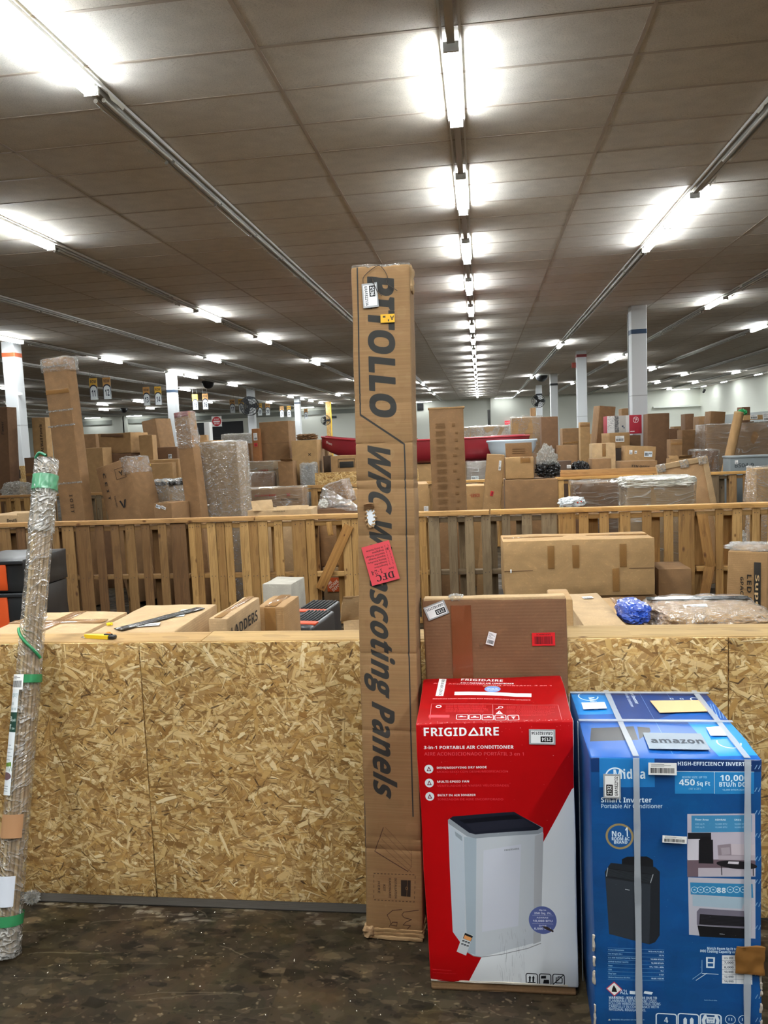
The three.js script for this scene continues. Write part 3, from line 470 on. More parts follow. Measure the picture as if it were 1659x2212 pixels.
const parcel = (name, label, category, geo, mat, p, r) => { const g = thing(name, label, category, p, 0); if (r) g.rotation.set(...r); part('body', geo, mat, g); return g; };

// --- bin behind the plywood wall
carton('a1', 'lower black and orange storage case at left edge', { n: 'storage_case', c: 'case', b: [-90, 1282, 50], z: -5.2, d: 0.6, mat: gloss(0x1d1f21, 0.45), tape: '', amp: 0.006 });
carton('a1b', 'upper black and orange storage case at left edge', { n: 'storage_case', c: 'case', b: [-95, 1212, 48], z: -5.2, d: 0.6, on: 'a1', mat: gloss(0x1d1f21, 0.45), tape: '', amp: 0.006 });
for (const [o, label] of [[scene.getObjectByName('storage_case'), 'orange front panel'], [scene.getObjectByName('storage_case_001'), 'orange front panel']]) { const b = new THREE.Box3().setFromObject(o), h = b.max.y - b.min.y; const m = part('orange_panel', softBox(0.4, h - 0.03, 0.012, { r: 0.004, amp: 0.002 }), gloss(0xd9531e, 0.5), o, [-0.065, 0.015, 0.014]); m.userData = { label }; part('rim', softBox(b.max.x - b.min.x, 0.03, 0.02, { r: 0.006 }), gloss(0x26282b, 0.4), o, [0, h - 0.035, 0.018]); }
carton('a2', 'flat carton with clear tape lying behind the bamboo bundle', { t: [-40, 1370, 178, 1323], z: -3.05, tint: T.pale, tape: 'tx', topLabels: [[0, -0.3, 0.6, 0.1, 0.07, 0.4]], amp: 0.004, wrap: 0 });
carton('a3', 'wide flat carton with glossy dark tape and two white labels', { t: [192, 1367, 372, 1307], z: -3.05, tint: T.pale, tape: '', ry: 0, topLabels: [[0, 0.28, 0.7, 0.07, 0.05, 0.3], [2, 0.22, 0.5, 0.09, 0.03, 0.2], [0, 0.05, 0.2, 0.12, 0.05, 0.3]] });
{ const g = scene.getObjectByName('carton_001'), b = new THREE.Box3().setFromObject(g); part('dark_tape', softBox(0.06, 0.004, 0.46, { r: 0.001, amp: 0.003, freq: 14, n: 6 }), M.blackBag, g, [-0.07, b.max.y - g.position.y - 0.001, -0.03], [0, -0.5, 0]); }
solo('yellow_scrap', blob(0.025, 0.012, 0.018, { amp: 0.3, seed: 3, detail: 4 }), plain(0xe8c814), 'small crumpled yellow scrap lying on the flat carton', 'scrap', (() => { const p = at(237, 1353, -3.18); return [p.x, topOf.a3 + 0.002, -3.18]; })());
carton('a4', 'long narrow carton printed LADDERS pointing away over plywood wall', { t: [450, 1337, 490, 1280], z: -3.25, w: 0.085, d: 0.47, ry: -0.03, tint: T.pale, tape: 't', side: [['LADDERS', 0.45, 0.925, 0.4, 0.075, '#241c14']], topLabels: [] });
carton('a5', 'upright narrow carton with taped top beside the LADDERS carton', { t: [553, 1311, 613, 1282], z: -3.76, d: 0.28, tint: T.kraft, tape: 'tv', ry: -0.05 });
carton('a6', 'white carton with black printed tape behind the LADDERS carton', { b: [566, 1262, 630], z: -5.4, d: 0.3, y0: 0.0, tint: 0xb9b3a6, tape: '', ry: -0.1, text: [['amazon', 0.1, 0.8, 0.16, 0.06, '#222']] });
for (const [k, t, z, label] of [['a7', [622, 1354, 664, 1328], -4.1, 'nearer black tool case with orange stripe in the bin'], ['a7b', [634, 1326, 690, 1301], -4.75, 'farther black tool case with orange stripe in the bin']]) {
  const g = carton(k, label, { n: 'tool_case', c: 'case', t, z, w: k === 'a7' ? 0.17 : 0.2, d: 0.42, mat: gloss(0x24262a, 0.5), tape: '', ry: -0.12, r: 0.02, amp: 0.003 });
  const w = k === 'a7' ? 0.17 : 0.2, h = topOf[k]; part('orange_stripe', softBox(w * 1.01, 0.012, 0.06, { r: 0.004 }), gloss(0xd04a22, 0.5), g, [0, h - 0.004, -0.05]); part('orange_stripe', softBox(w * 0.8, 0.03, 0.012, { r: 0.004 }), gloss(0xd04a22, 0.5), g, [0, h * 0.6, 0.008]);
  for (let i = 0; i < 7; i++) part('lid_rib', softBox(0.012, 0.01, 0.25, { r: 0.003, n: 1 }), M.black, g, [-w / 2 + 0.02 + i * (w - 0.04) / 6, h, -0.13]);
}
carton('a9', 'carton with orange square THE HOME DEPOT print, behind the broken slat', { b: [697, 1226, 745], z: -7.9, d: 0.4, tint: T.grey, tape: '' });
{ const g = scene.children.at(-1); sticker('orange_print', g, 0.15, 0.15, std({ roughness: 0.8, map: tex(canvas(128, 128, (c) => { c.fillStyle = '#c2521f'; c.fillRect(0, 0, 128, 128); c.save(); c.translate(64, 64); c.rotate(-0.7); letter(c, 'THE', [-50, -26], [0, -26], 24, { color: '#eadfd2' }); letter(c, 'HOME', [-56, 8], [50, 8], 28, { color: '#eadfd2' }); letter(c, 'DEPOT', [-52, 44], [56, 44], 28, { color: '#eadfd2' }); c.restore(); })) }), [0, topOf.a9 - 0.18, 0.012]); }
carton('a10', 'open carton with one raised flap just left of the tall box', { b: [742, 1340, 812], z: -3.7, d: 0.3, tint: T.pale, tape: '', flap: [[-0.28, 0.09, 0.16, 0.5, 0.3]] });
carton('a11', 'brown carton seen through the gap above the broken slat', { b: [690, 1130, 738], z: -7.95, d: 0.35, on: 'a9', tint: T.brown, tape: '' });
carton('a12s', 'carton under the long taped carton on the right', { b: [1100, 1288, 1420], z: -6.45, d: 0.4, tint: T.brown, tape: '' });
carton('a12', 'long brown carton with middle seam leaning on yellow pallets', { b: [1086, 1166, 1414], z: -6.42, d: 0.42, on: 'a12s', tint: 0xc49e6c, tape: 'sx', tv: 0.47, ry: 0.02, bulge: 0.006, labels: [] });
{ const g = scene.children.at(-1), h = topOf.a12 - topOf.a12s; for (const u of [-0.22, -0.02, 0.3, 0.36]) part('tape', softBox(0.055, h * 0.4, 0.003, { r: 0.001, n: 1 }), M.tape, g, [u, u > 0.2 && u < 0.33 ? h * 0.08 : h * 0.5, 0.012]); part('white_mark', softBox(0.012, 0.03, 0.003, { r: 0.001, n: 1 }), M.white, g, [-0.55, h * 0.44, 0.012]); }
carton('a13', 'square brown carton right of the long taped carton', { b: [1422, 1229, 1493], z: -6.6, d: 0.36, tint: T.brown, tape: '' });
carton('a14', 'narrow carton with goblet mark behind the brown leaning carton', { b: [1190, 1294, 1238], z: -2.95, d: 0.2, tint: T.tan, tape: '', text: [['USAN', 0.3, 0.9, 0.045, 0.016]] });
carton('a15', 'tan carton with tilted smooth lid above the blue air conditioner box', { t: [1262, 1354, 1356, 1280], z: -3.2, tint: T.pale, tape: '', ry: 0.03, topLabels: [[0, 0.1, 0.8, 0.05, 0.04, 0.1]] });
carton('a16', 'carton with black stamp behind the tilted lid', { t: [1330, 1335, 1398, 1291], z: -3.95, tint: T.tan, tape: 't', topLabels: [] });
{ const p = at(1352, 1350, -3.12); parcel('blue_bag', 'crumpled bright blue plastic bag beside the tilted lid', 'bag', blob(0.12, 0.085, 0.24, { p: 3.4, amp: 0.1, freq: 1.3, seed: 4 }), phys({ color: 0x2448a4, roughness: 0.32, clearcoat: 0.4 }), [0.638, 0.918, -3.42], [0, 0.1, 0]); }
carton('a16b', 'low carton holding the blue plastic bag', { b: [1357, 1364, 1402], z: -3.28, y0: 0, h: 0.912, d: 0.28, tint: T.tan, tape: 'tx' });
{ const p = at(1515, 1348, -3.4); const g = parcel('paper_parcel', 'long lumpy brown paper parcel bound with black tape', 'parcel', blob(0.46, 0.13, 0.5, { p: 5, amp: 0.07, freq: 2.2, seed: 9, detail: 18 }), card(0xc19a6a), [p.x + 0.035, 0.848, -3.45], [0, 0.03, 0]);
  part('black_tape', moved(softBox(0.44, 0.004, 0.045, { r: 0.001, n: 8, amp: 0.002 }), 0, 0, 0), M.blackBag, g, [-0.01, 0.128, -0.08], [0.12, -0.06, 0]); sticker('label', g, 0.1, 0.05, LABEL[0], [-0.06, 0.13, 0.06], [-1.35, 0, 0.05]); part('plastic_wrap', blob(0.47, 0.134, 0.51, { p: 5, amp: 0.07, freq: 2.2, seed: 9, detail: 18 }), M.film, g, [0, 0.001, 0]); }
carton('a17s', 'carton under the lumpy paper parcel', { b: [1440, 1362, 1600], z: -3.2, y0: 0, h: 0.835, d: 0.5, tint: T.brown, tape: '' });
{ const g = carton('a18', 'tall carton printed LED PANEL with torn top at right edge', { b: [1577, 1192, 1652], z: -4.75, d: 0.36, tint: T.kraft, tape: '', ry: -0.42, wrap: 0, amp: 0.006 });
  const h = topOf.a18, down = -Math.PI / 2; for (const [s, u, v, lw, lh, col, bg] of [['LED PANEL', 0.012, 0.3, 0.36, 0.036, '#241c12'], ['SuperJoy', 0.055, 0.32, 0.4, 0.03, '#c9a777', 1], ['6PACK', -0.028, 0.22, 0.15, 0.026, '#2a2116', 0], ['50W | 55W', -0.085, 0.42, 0.15, 0.04, '#2a2116', 0]]) { if (bg) part('print_ground', softBox(0.036, 0.5, 0.003, { r: 0.001, n: 1 }), plain(0x201a12), g, [u, h - 0.56, 0.008]); const m = part('print', new THREE.PlaneGeometry(lw, lh), decal(s, col), g, [u, h - v, 0.0125], [0, 0, down]); m.castShadow = false; }
  part('tape', blob(0.3, 0.03, 0.3, { p: 4, amp: 0.2, detail: 10, seed: 4 }), M.film, g, [0.02, h - 0.006, -0.17]); part('white_tape', softBox(0.12, 0.04, 0.004, { r: 0.001, amp: 0.003 }), plain(0xc9ced2, 0.4), g, [0.1, h - 0.5, 0.012], [0, 0, -0.2]); }

// --- bin between the fences
carton('b1', 'flat carton lettered Bestfi behind the bamboo bundle', { t: [-35, 1113, 62, 1098], z: -8.0, tint: T.pale, tape: '', d: 0.5, ry: -0.1, text: [['Bestfi', 0.14, 0.945, 0.14, 0.05]] });
carton('b1b', 'small pale carton in front of the Bestfi carton', { b: [36, 1108, 72], z: -7.7, d: 0.22, tint: T.pale, tape: '' });
carton('b2', 'very tall taped carton leaning left above the near fence', { b: [80, 775, 146, 134, 1120, 180], z: -8.1, d: 0.16, tint: T.brown, tape: 'h', tv: 0.86, ry: -0.16, amp: 0.003, text: [['I O II T', 0.05, 0.42, 0.22, 0.06, '#3a2a1a', -Math.PI / 2]] });
{ const g = scene.children.at(-1), h = topOf.b2; for (const v of [0.965, 0.79, 0.73, 0.5]) part('tape', softBox(0.36, 0.02, 0.003, { r: 0.001, n: 1 }), M.film, g, [0, h * v, 0.006]); part('top_wrap', softBox(0.37, 0.16, 0.19, { r: 0.02, n: 6, amp: 0.01, freq: 10 }), M.film, g, [0, h - 0.15, 0.015]); }
carton('b3', 'big leaning carton with fragile square and large V letter', { b: [185, 1012, 270, 214, 1118, 303], z: -8.12, d: 0.34, tint: T.brown, tape: '', ry: -0.32, text: [['V', 0.09, 0.7, 0.11, 0.13, '#1d1611', 0], ['TOUGH', -0.12, 0.73, 0.14, 0.03, '#2c2118', -Math.PI / 2], ['Y', 0.24, 0.912, 0.07, 0.075, '#2c2118', 0], ['C E I T', -0.28, 0.85, 0.34, 0.05, '#2c2118', -Math.PI / 2]], wrap: 0, topLabels: [] });
{ const g = scene.children.at(-1), h = topOf.b3; part('corner_wrap', softBox(0.12, 0.2, 0.37, { r: 0.02, n: 6, amp: 0.014, freq: 10 }), M.film, g, [0.19, h - 0.18, 0.015]); for (const [x, y, ww, hh] of [[0.105, h - 0.085, 0.15, 0.004], [0.105, h - 0.2, 0.15, 0.004], [0.032, h - 0.2, 0.004, 0.117], [0.178, h - 0.2, 0.004, 0.117]]) part('printed_line', softBox(ww, hh, 0.001, { r: 0.0003, n: 0 }), plain(0x2c2118, 0.9), g, [x, y, 0.0095]); part('yellow_strap', softBox(0.006, 0.014, 0.36, { r: 0.002, n: 1 }), plain(0xd8b42a), g, [0.222, h - 0.1, -0.01]); }
carton('b4', 'carton bound in shiny dark tape beside the tall red topped carton', { b: [312, 1040, 366], z: -8.7, d: 0.34, tint: T.grey, tape: '', ry: -0.3, wrap: 1, wa: 0.02, text: [['HAUTA', -0.15, 0.9, 0.16, 0.035]] });
{ const g = scene.children.at(-1); part('dark_wrap', softBox(0.34, 0.06, 0.36, { r: 0.02, n: 8, amp: 0.02, freq: 12 }), M.blackBag, g, [0.02, topOf.b4 - 0.055, 0.006]); }
carton('b4b', 'small carton with two white labels in front of dark taped carton', { b: [328, 1087, 372], z: -7.75, d: 0.3, tint: T.brown, tape: 't', ry: -0.3, labels: [[2, -0.2, 0.97, 0.06, 0.035, -0.3], [0, 0.1, 0.96, 0.06, 0.03, -0.4]] });
carton('b5', 'tall slim carton with red capped top leaning left', { b: [370, 893, 404, 400, 1112, 436], z: -8.0, d: 0.14, tint: T.brown, tape: '', ry: -0.22, amp: 0.003 });
{ const g = scene.children.at(-1), h = topOf.b5; part('red_cap', softBox(0.178, 0.055, 0.15, { r: 0.008 }), plain(0x7c2626, 0.5), g, [0, h - 0.045, 0.005]); part('plastic_wrap', softBox(0.19, 0.4, 0.165, { r: 0.012, n: 6, amp: 0.008, freq: 11 }), M.film, g, [0, h - 0.39, 0.012]); }
carton('b5b', 'plain tall carton standing behind the red capped carton', { b: [390, 985, 440, 408, 1112, 456], z: -8.6, d: 0.1, tint: T.brown, tape: '' });
carton('b6', 'tall shrink wrapped carton left of the tall box', { b: [434, 957, 510, 446, 1113, 524], z: -8.3, d: 0.3, tint: T.grey, tape: '', wrap: 1, wa: 0.014, ry: -0.1 });
carton('b7', 'long low carton with red star logo behind the open cartons', { b: [520, 1056, 652], z: -9.6, d: 0.3, tint: T.brown, tape: '', wrap: 2, text: [['X', 0.28, 0.93, 0.06, 0.06, '#a8322a'], ['BUSINESS', -0.1, 0.93, 0.3, 0.03, '#a8322a'], ['RESIDENTIAL', 0.3, 0.88, 0.24, 0.03, '#33291f']] });
carton('b8', 'flattened open carton lying on top near the fence rail', { t: [534, 1101, 672, 1086], z: -7.7, tint: T.pale, tape: '', d: 0.3, flap: [[-0.25, 0.22, 0.12, -0.5, 0.5], [0.2, 0.34, 0.06, -0.9]], text: [['FRAGILE', 0, 0.985, 0.14, 0.016]] });
{ const A = at(640, 1050, -8.9), g = thing('plastic_sheet', 'sheet of stretched clear film sagging down towards the tall box', 'film', [-1.72, 1.005, -8.12]); const sh = new THREE.PlaneGeometry(0.75, 0.6, 30, 16), a = sh.attributes.position; for (let i = 0; i < a.count; i++) { const u = a.getX(i) / 0.75 + 0.5, v = a.getY(i) / 0.6 + 0.5; a.setXYZ(i, u * 0.46, 0.26 * (1 - u) * (0.3 + 0.7 * v) + 0.012 * noise(u * 4, v * 14, 1), v * -0.12 + 0.2 * (1 - v)); } sh.computeVertexNormals(); part('film', sh, M.streak, g); }
carton('b9s', 'wide carton under the clear film near the tall box', { b: [660, 1100, 800], z: -8.45, d: 0.5, h: 1.0, tint: T.dark, tape: '' });
carton('b10', 'film wrapped carton tilted left behind the near rail', { b: [700, 1050, 737, 715, 1105, 758], z: -8.55, d: 0.26, on: 'b9s', tint: T.brown, tape: '', wrap: 1, wa: 0.014, ry: -0.2 });
{ const p = at(692, 1068, -8.1); parcel('white_glove', 'crumpled white work glove beside the tilted wrapped carton', 'glove', blob(0.1, 0.1, 0.07, { p: 2, amp: 0.4, freq: 2.5, seed: 12 }), plain(0xd8d6ce), [p.x - 0.06, 1.006, -8.52]); }
carton('b11', 'crushed carton half hidden by the tall box', { b: [745, 1058, 790], z: -9.4, d: 0.3, tint: T.tan, tape: '', amp: 0.02, ry: 0.3 });
carton('b12', 'carton with barcode side just right of the tall box', { b: [870, 1046, 925], z: -8.3, d: 0.45, tint: T.tan, tape: 't', ry: 0.12, wrap: 0, labels: [[0, 0.38, 0.75, 0.05, 0.14]] });
carton('b13', 'very tall carton covered in small print right of the tall box', { b: [926, 881, 1001, 935, 1098, 1008], z: -7.95, d: 0.22, tint: T.brown, tape: '', amp: 0.003, ry: 0.03 });
{ const g = scene.children.at(-1), h = topOf.b13, ink = plain(0x765633, 0.9), r = rng(8); for (let i = 0; i < 13; i++) { const y = h - 0.16 - i * 0.078; for (let k = 0; k < 5; k++) { const lw = 0.09 + r() * 0.02; part('printed_line', softBox(lw, 0.004, 0.001, { r: 0.0003, n: 0 }), ink, g, [-0.075 + lw * 0.1, y - k * 0.011, 0.008]); } if (i % 1 === 0) part('printed_symbol', softBox(0.022 + r() * 0.02, 0.018 + r() * 0.014, 0.001, { r: 0.0003, n: 0 }), ink, g, [0.06 + r() * 0.04, y - 0.03, 0.008]); } part('lid_fold', softBox(0.375, 0.02, 0.2, { r: 0.004, amp: 0.004 }), card(T.kraft), g, [0, h - 0.012, 0.004]); }
carton('b14', 'carton with red upside down digits between two tall cartons', { b: [1004, 1049, 1046], z: -8.9, d: 0.35, tint: T.tan, tape: '', text: [['02685-', 0.0, 0.905, 0.12, 0.055, '#a5442e', Math.PI]] });
carton('b15', 'narrow leaning carton with a red label', { b: [1052, 984, 1090, 1043, 1093, 1082], z: -8.0, d: 0.12, tint: T.kraft, tape: '', wrap: 0, labels: [[1, 0.28, 0.93, 0.024, 0.1], [3, -0.05, 0.74, 0.05, 0.03, 1.4]] });
carton('b16', 'carton bound with a green strap behind the near rail', { b: [1090, 1036, 1205], z: -7.9, d: 0.45, tint: T.brown, tape: '', band: 0x2f6b43 });
carton('b17', 'carton with taped corner stacked on the green strapped carton', { b: [1091, 988, 1153], z: -7.98, d: 0.3, on: 'b16', tint: T.tan, tape: '', amp: 0.003, text: [], flap: [] });
{ const g = scene.children.at(-1), h = topOf.b17 - topOf.b16; part('clear_tape', softBox(0.1, 0.06, 0.003, { r: 0.001, n: 1 }), M.tape, g, [0.06, h * 0.72, 0.008]); part('flap', softBox(0.27, 0.145, 0.006, { r: 0.002, amp: 0.004 }), card(T.brown), g, [0, h - 0.005, -0.12], [-0.08, 0, 0]); for (let i = 0; i < 3; i++) part('printed_line', softBox(0.13, 0.006, 0.001, { r: 0.0003, n: 0 }), plain(0x5d4327, 0.9), g, [0.0, h + 0.03 + i * 0.022, -0.118]); }
{ const p = at(1178, 1030, -8.2); const g = parcel('clear_bag', 'clear plastic bag with black contents and knotted top', 'bag', blob(0.25, 0.17, 0.22, { p: 2.6, amp: 0.14, seed: 6 }), M.blackBag, [p.x + 0.02, topOf.b16 + 0.008, -8.13]); part('bag_film', blob(0.22, 0.34, 0.22, { p: 1.7, amp: 0.16, freq: 2.4, seed: 8, detail: 18 }), M.milky, g, [-0.01, 0.0, 0]); }
{ const p = at(1237, 1088, -7.55); const g = parcel('poly_mailer', 'white plastic mailer bag with red mark on the near rail', 'bag', blob(0.25, 0.1, 0.18, { p: 3, amp: 0.12, freq: 2, seed: 2 }), phys({ color: 0xdde2e4, roughness: 0.3, clearcoat: 0.3, bumpMap: filmBump, bumpScale: 0.006 }), [p.x, 1.018, -7.62], [0, 0.2, 0.04]); part('red_mark', softBox(0.05, 0.014, 0.003, { r: 0.001, n: 1 }), plain(0xd8442c), g, [0.05, 0.045, 0.088], [-0.2, 0, 0.1]); }
carton('b19s', 'carton under the white mailer bag', { b: [1212, 1092, 1268], z: -7.48, h: 1.0, d: 0.3, tint: T.dark, tape: '' });
carton('b20', 'long brown carton under loose shiny film right of centre', { b: [1242, 1043, 1356], z: -8.6, d: 0.4, tint: T.dark, tape: '', wrap: 2, wa: 0.02, text: [['ADI', 0.4, 0.86, 0.08, 0.03, '#7c3a2c']] });
carton('b21', 'bundle in creased silver film resting behind the near rail', { b: [1354, 1036, 1500], z: -7.75, d: 0.45, tint: T.grey, tape: '', wrap: 2, wa: 0.02, amp: 0.012, r: 0.03 });
{ const g = scene.children.at(-1); part('film_fold', blob(0.69, 0.1, 0.47, { p: 7, amp: 0.07, freq: 2.2, seed: 5, detail: 28 }), phys({ color: 0xe4e2da, roughness: 0.2, clearcoat: 0.6 }), g, [0, topOf.b21 - 0.075, -0.215]); }
carton('b22', 'framed cardboard panel with taped corners leaning behind the film bundle', { b: [1424, 1003, 1530, 1437, 1083, 1545], z: -8.55, d: 0.05, tint: 0xcfa678, tape: '', rx: -0.08 });
{ const g = scene.children.at(-1), h = topOf.b22, w = 0.545; for (const [x, y, ww, hh] of [[0, h - 0.06, w, 0.06], [-w / 2 + 0.03, 0, 0.06, h - 0.06], [w / 2 - 0.03, 0, 0.06, h - 0.06]]) part('frame_edge', softBox(ww, hh, 0.02, { r: 0.004, amp: 0.002 }), card(T.pale), g, [x, y, 0.016]); for (const x of [-w / 2 + 0.05, 0.02, w / 2 - 0.06]) part('corner_tape', softBox(0.09, 0.09, 0.03, { r: 0.008, n: 5, amp: 0.006, freq: 14 }), M.milky, g, [x, h - 0.085, 0.026]); }
carton('b23', 'film wrapped carton at right edge between the fences', { b: [1634, 1012, 1700], z: -8.2, d: 0.3, tint: T.tan, tape: '', wrap: 1, wa: 0.02 });
carton('b24', 'dark brown carton glimpsed through the grey pallet', { b: [935, 1124, 1020], z: -8.45, y0: 0, d: 0.3, tint: T.dark, tape: '' });
carton('b25', 'brown carton glimpsed through the left dark pallet', { b: [220, 1128, 350], z: -9.2, y0: 0, d: 0.3, tint: T.dark, tape: '' });
carton('b26', 'dark carton glimpsed low between yellow slats at right', { b: [1300, 1130, 1480], z: -9.2, y0: 0, d: 0.4, tint: T.dark, tape: '' });
{ const p = at(1570, 1190, -8.6); parcel('white_bag', 'pile of clear and white plastic seen between slats at right', 'bag', blob(0.6, 0.55, 0.5, { p: 3, amp: 0.2, freq: 3, seed: 16, detail: 18 }), M.milky, [p.x + 0.14, 0, -9.15]); }

// --- beyond the far fence
carton('c1', 'tall narrow carton lettered Flower at left edge', { b: [-30, 880, 16, -20, 1050, 22], z: -13.6, d: 0.3, tint: T.dark, tape: '', text: [['Flower', 0.25, 0.85, 0.26, 0.07, '#2a2018', Math.PI / 2]] });
carton('c2', 'tall pale carton lettered Wall Panels beside the column', { b: [68, 902, 96, 74, 990, 104], z: -13.8, d: 0.2, tint: T.tan, tape: '', text: [['At Wall Panels', 0.15, 0.84, 0.55, 0.08, '#2a2018', Math.PI / 2]] });
carton('c3', 'dark brown carton with tape band left of the tall leaning carton', { b: [52, 988, 90], z: -13.3, d: 0.36, tint: T.dark, tape: 'h', tv: 0.8 });
carton('c4', 'carton with taped top right of the tall leaning carton', { b: [170, 968, 221], z: -13.0, d: 0.34, tint: T.kraft, tape: 'x', labels: [[1, -0.3, 0.93, 0.03, 0.06]] });
carton('c5s', 'dark carton under the big sagging carton', { b: [222, 980, 282], z: -13.4, d: 0.5, tint: T.dark, tape: '' });
carton('c5', 'big sagging carton with curved open side on top of pile', { b: [207, 936, 286], z: -13.5, d: 0.5, on: 'c5s', tint: T.kraft, tape: '', ry: -0.25, amp: 0.012 });
{ const g = scene.children.at(-1); part('open_lip', softBox(0.5, 0.05, 0.006, { r: 0.002, amp: 0.012 }), card(T.dark), g, [-0.05, topOf.c5 - topOf.c5s - 0.07, 0.012], [0, 0, -0.05]); }
carton('c6', 'brown carton behind the sagging carton at left', { b: [172, 938, 206], z: -15, d: 0.5, tint: T.brown, tape: '' });
carton('c7s', 'carton with white label supporting the leaning carton pile', { b: [330, 966, 382], z: -14.2, d: 0.5, tint: T.dark, tape: 't', labels: [[2, 0.2, 0.9, 0.07, 0.08]] });
carton('c7', 'upright carton with taped top left of the red capped carton', { b: [299, 940, 328], z: -13.4, d: 0.2, tint: T.kraft, tape: 't' });
carton('c8', 'leaning brown carton high on the pile left of centre', { b: [299, 910, 330, 304, 958, 345], z: -16, d: 0.5, tint: T.brown, tape: '', ry: -0.3 });
carton('c9', 'long flat carton lying across the far fence at left', { t: [305, 993, 385, 987], z: -12.8, tint: T.kraft, tape: '', d: 0.3 });
carton('c10', 'carton with dark side hole under the long flat carton', { b: [306, 1001, 372], z: -12.6, d: 0.18, tint: T.kraft, tape: '' });
{ const p = at(446, 912, -18); const g = thing('foam_block', 'upright white foam block in front of the dark roller door', 'foam', [p.x, 0, -18]); part('body', softBox(0.15, p.y, 0.2, { r: 0.02, amp: 0.006 }), std({ map: foamMap, color: 0xe8e8e4 }), g); }
carton('c11', 'thin plank like carton tilted before the dark roller door', { b: [418, 940, 445], z: -17, d: 0.3, tint: T.kraft, tape: '', ry: 0.2 });
carton('c12', 'low carton below the white foam block', { b: [425, 952, 470], z: -16, d: 0.4, tint: T.kraft, tape: '' });
carton('c13', 'pale carton corner left of shrink wrapped tall carton', { b: [418, 962, 436], z: -13.2, d: 0.3, tint: T.pale, tape: '' });
carton('c14', 'long film wrapped roll sloping up left of centre', { n: 'wrapped_roll', c: 'roll', b: [478, 938, 545], z: -17, d: 0.5, tint: 0x8f8a80, tape: '', wrap: 3, wa: 0.02, r: 0.06 });
carton('c15', 'small carton with red edge between wrapped roll and orange carton', { b: [517, 958, 541], z: -14, d: 0.3, tint: T.brown, tape: '', labels: [[3, -0.4, 0.9, 0.03, 0.1]] });
carton('c16', 'slim orange brown carton with white and red labels', { b: [543, 926, 559], z: -13.4, d: 0.12, tint: 0xa06a3c, tape: '', labels: [[1, 0, 0.93, 0.07, 0.13], [3, 0, 0.86, 0.06, 0.06]], ry: -0.05 });
carton('c17', 'tall upright carton left of the big square carton', { b: [559, 911, 622, 563, 990, 628], z: -13.6, d: 0.4, tint: T.brown, tape: 'sx', tv: 0.82, ry: -0.08 });
carton('c18', 'big square carton with small arrow mark left of the kayak', { b: [629, 951, 684], z: -13.2, d: 0.4, tint: T.tan, tape: '', text: [['X', 0.2, 0.86, 0.06, 0.06]] });
{ const p = at(640, 945, -13.4); solo('crushed_card', blob(0.34, 0.1, 0.3, { p: 4, amp: 0.25, seed: 31 }), card(T.brown), 'crushed cardboard scraps on top of the big square carton', 'scrap', [p.x + 0.19, topOf.c18 + 0.006, -13.42]); }
carton('c19', 'leaning carton with red print and film below the tall upright carton', { b: [515, 998, 592], z: -12.9, d: 0.3, tint: T.grey, tape: '', wrap: 2, ry: -0.2, text: [['HANDLE', 0.2, 0.9, 0.2, 0.04, '#9c3a2e']] });
carton('c20', 'carton with torn top and pale label behind the far rail', { b: [600, 996, 632], z: -12.55, d: 0.3, tint: T.brown, tape: '', topLabels: [[2, 0.1, 0.5, 0.1, 0.1]], flap: [[0.1, 0.2, 0.07, 0.9]] });
carton('c21', 'parcel in bluish crinkled film behind the far rail', { n: 'film_parcel', c: 'parcel', b: [649, 1003, 676], z: -12.75, d: 0.25, tint: 0x8b8f92, tape: '', wrap: 3, wa: 0.03, r: 0.05 });
carton('c22', 'film covered low carton behind the far rail', { b: [518, 1022, 588], z: -12.5, d: 0.25, tint: T.dark, tape: '', wrap: 2, wa: 0.02 });
carton('c23', 'carton with black printed panel under the kayak bow', { b: [714, 984, 790], z: -12.85, d: 0.32, tint: T.kraft, tape: '' });
{ const g = scene.children.at(-1), h = topOf.c23; part('printed_panel', softBox(0.24, 0.1, 0.002, { r: 0.0005, n: 0 }), plain(0x1d1a16), g, [-0.03, h - 0.2, 0.012]); for (const [x, y, w2, h2] of [[-0.03, h - 0.06, 0.28, 0.006], [-0.17, h - 0.2, 0.006, 0.14], [0.11, h - 0.2, 0.006, 0.14]]) part('printed_line', softBox(w2, h2, 0.002, { r: 0.0005, n: 0 }), plain(0x2b231a), g, [x, y, 0.012]); }
carton('c23b', 'dark narrow carton standing left of the kayak support', { b: [698, 985, 712], z: -13.3, d: 0.3, tint: 0x4c3826, tape: '' });
carton('c24', 'carton under the middle of the kayak', { b: [900, 996, 1000], z: -13.45, d: 0.4, h: 1.292, tint: T.tan, tape: '', ry: 0 });
carton('c25', 'blue marked carton in film right of the tall printed carton', { b: [1008, 998, 1050], z: -12.9, d: 0.3, tint: 0x8b8078, tape: '', wrap: 2, labels: [[2, -0.1, 0.8, 0.12, 0.06]] });
carton('c26', 'bulky film wrapped carton behind the kayak', { b: [1003, 922, 1100], z: -16.5, d: 0.8, tint: T.grey, tape: '', wrap: 3, wa: 0.04 });
carton('c27', 'tall carton wrapped in draped film above the grey tub', { b: [1104, 902, 1172], z: -15, d: 0.5, tint: T.kraft, tape: 's', tv: 0.85, wrap: 1, wa: 0.05 });
carton('c28', 'tall dark carton beside the film draped carton', { b: [1169, 900, 1205], z: -14, d: 0.4, tint: T.dark, tape: '' });
carton('c29', 'dark post like carton against the far wall', { b: [1053, 885, 1059], z: -40, d: 0.3, tint: 0x3c3a38, tape: '' });
carton('c30', 'small carton high up in front of the fan column', { b: [1146, 881, 1157], z: -24, d: 0.4, tint: T.brown, tape: '' });
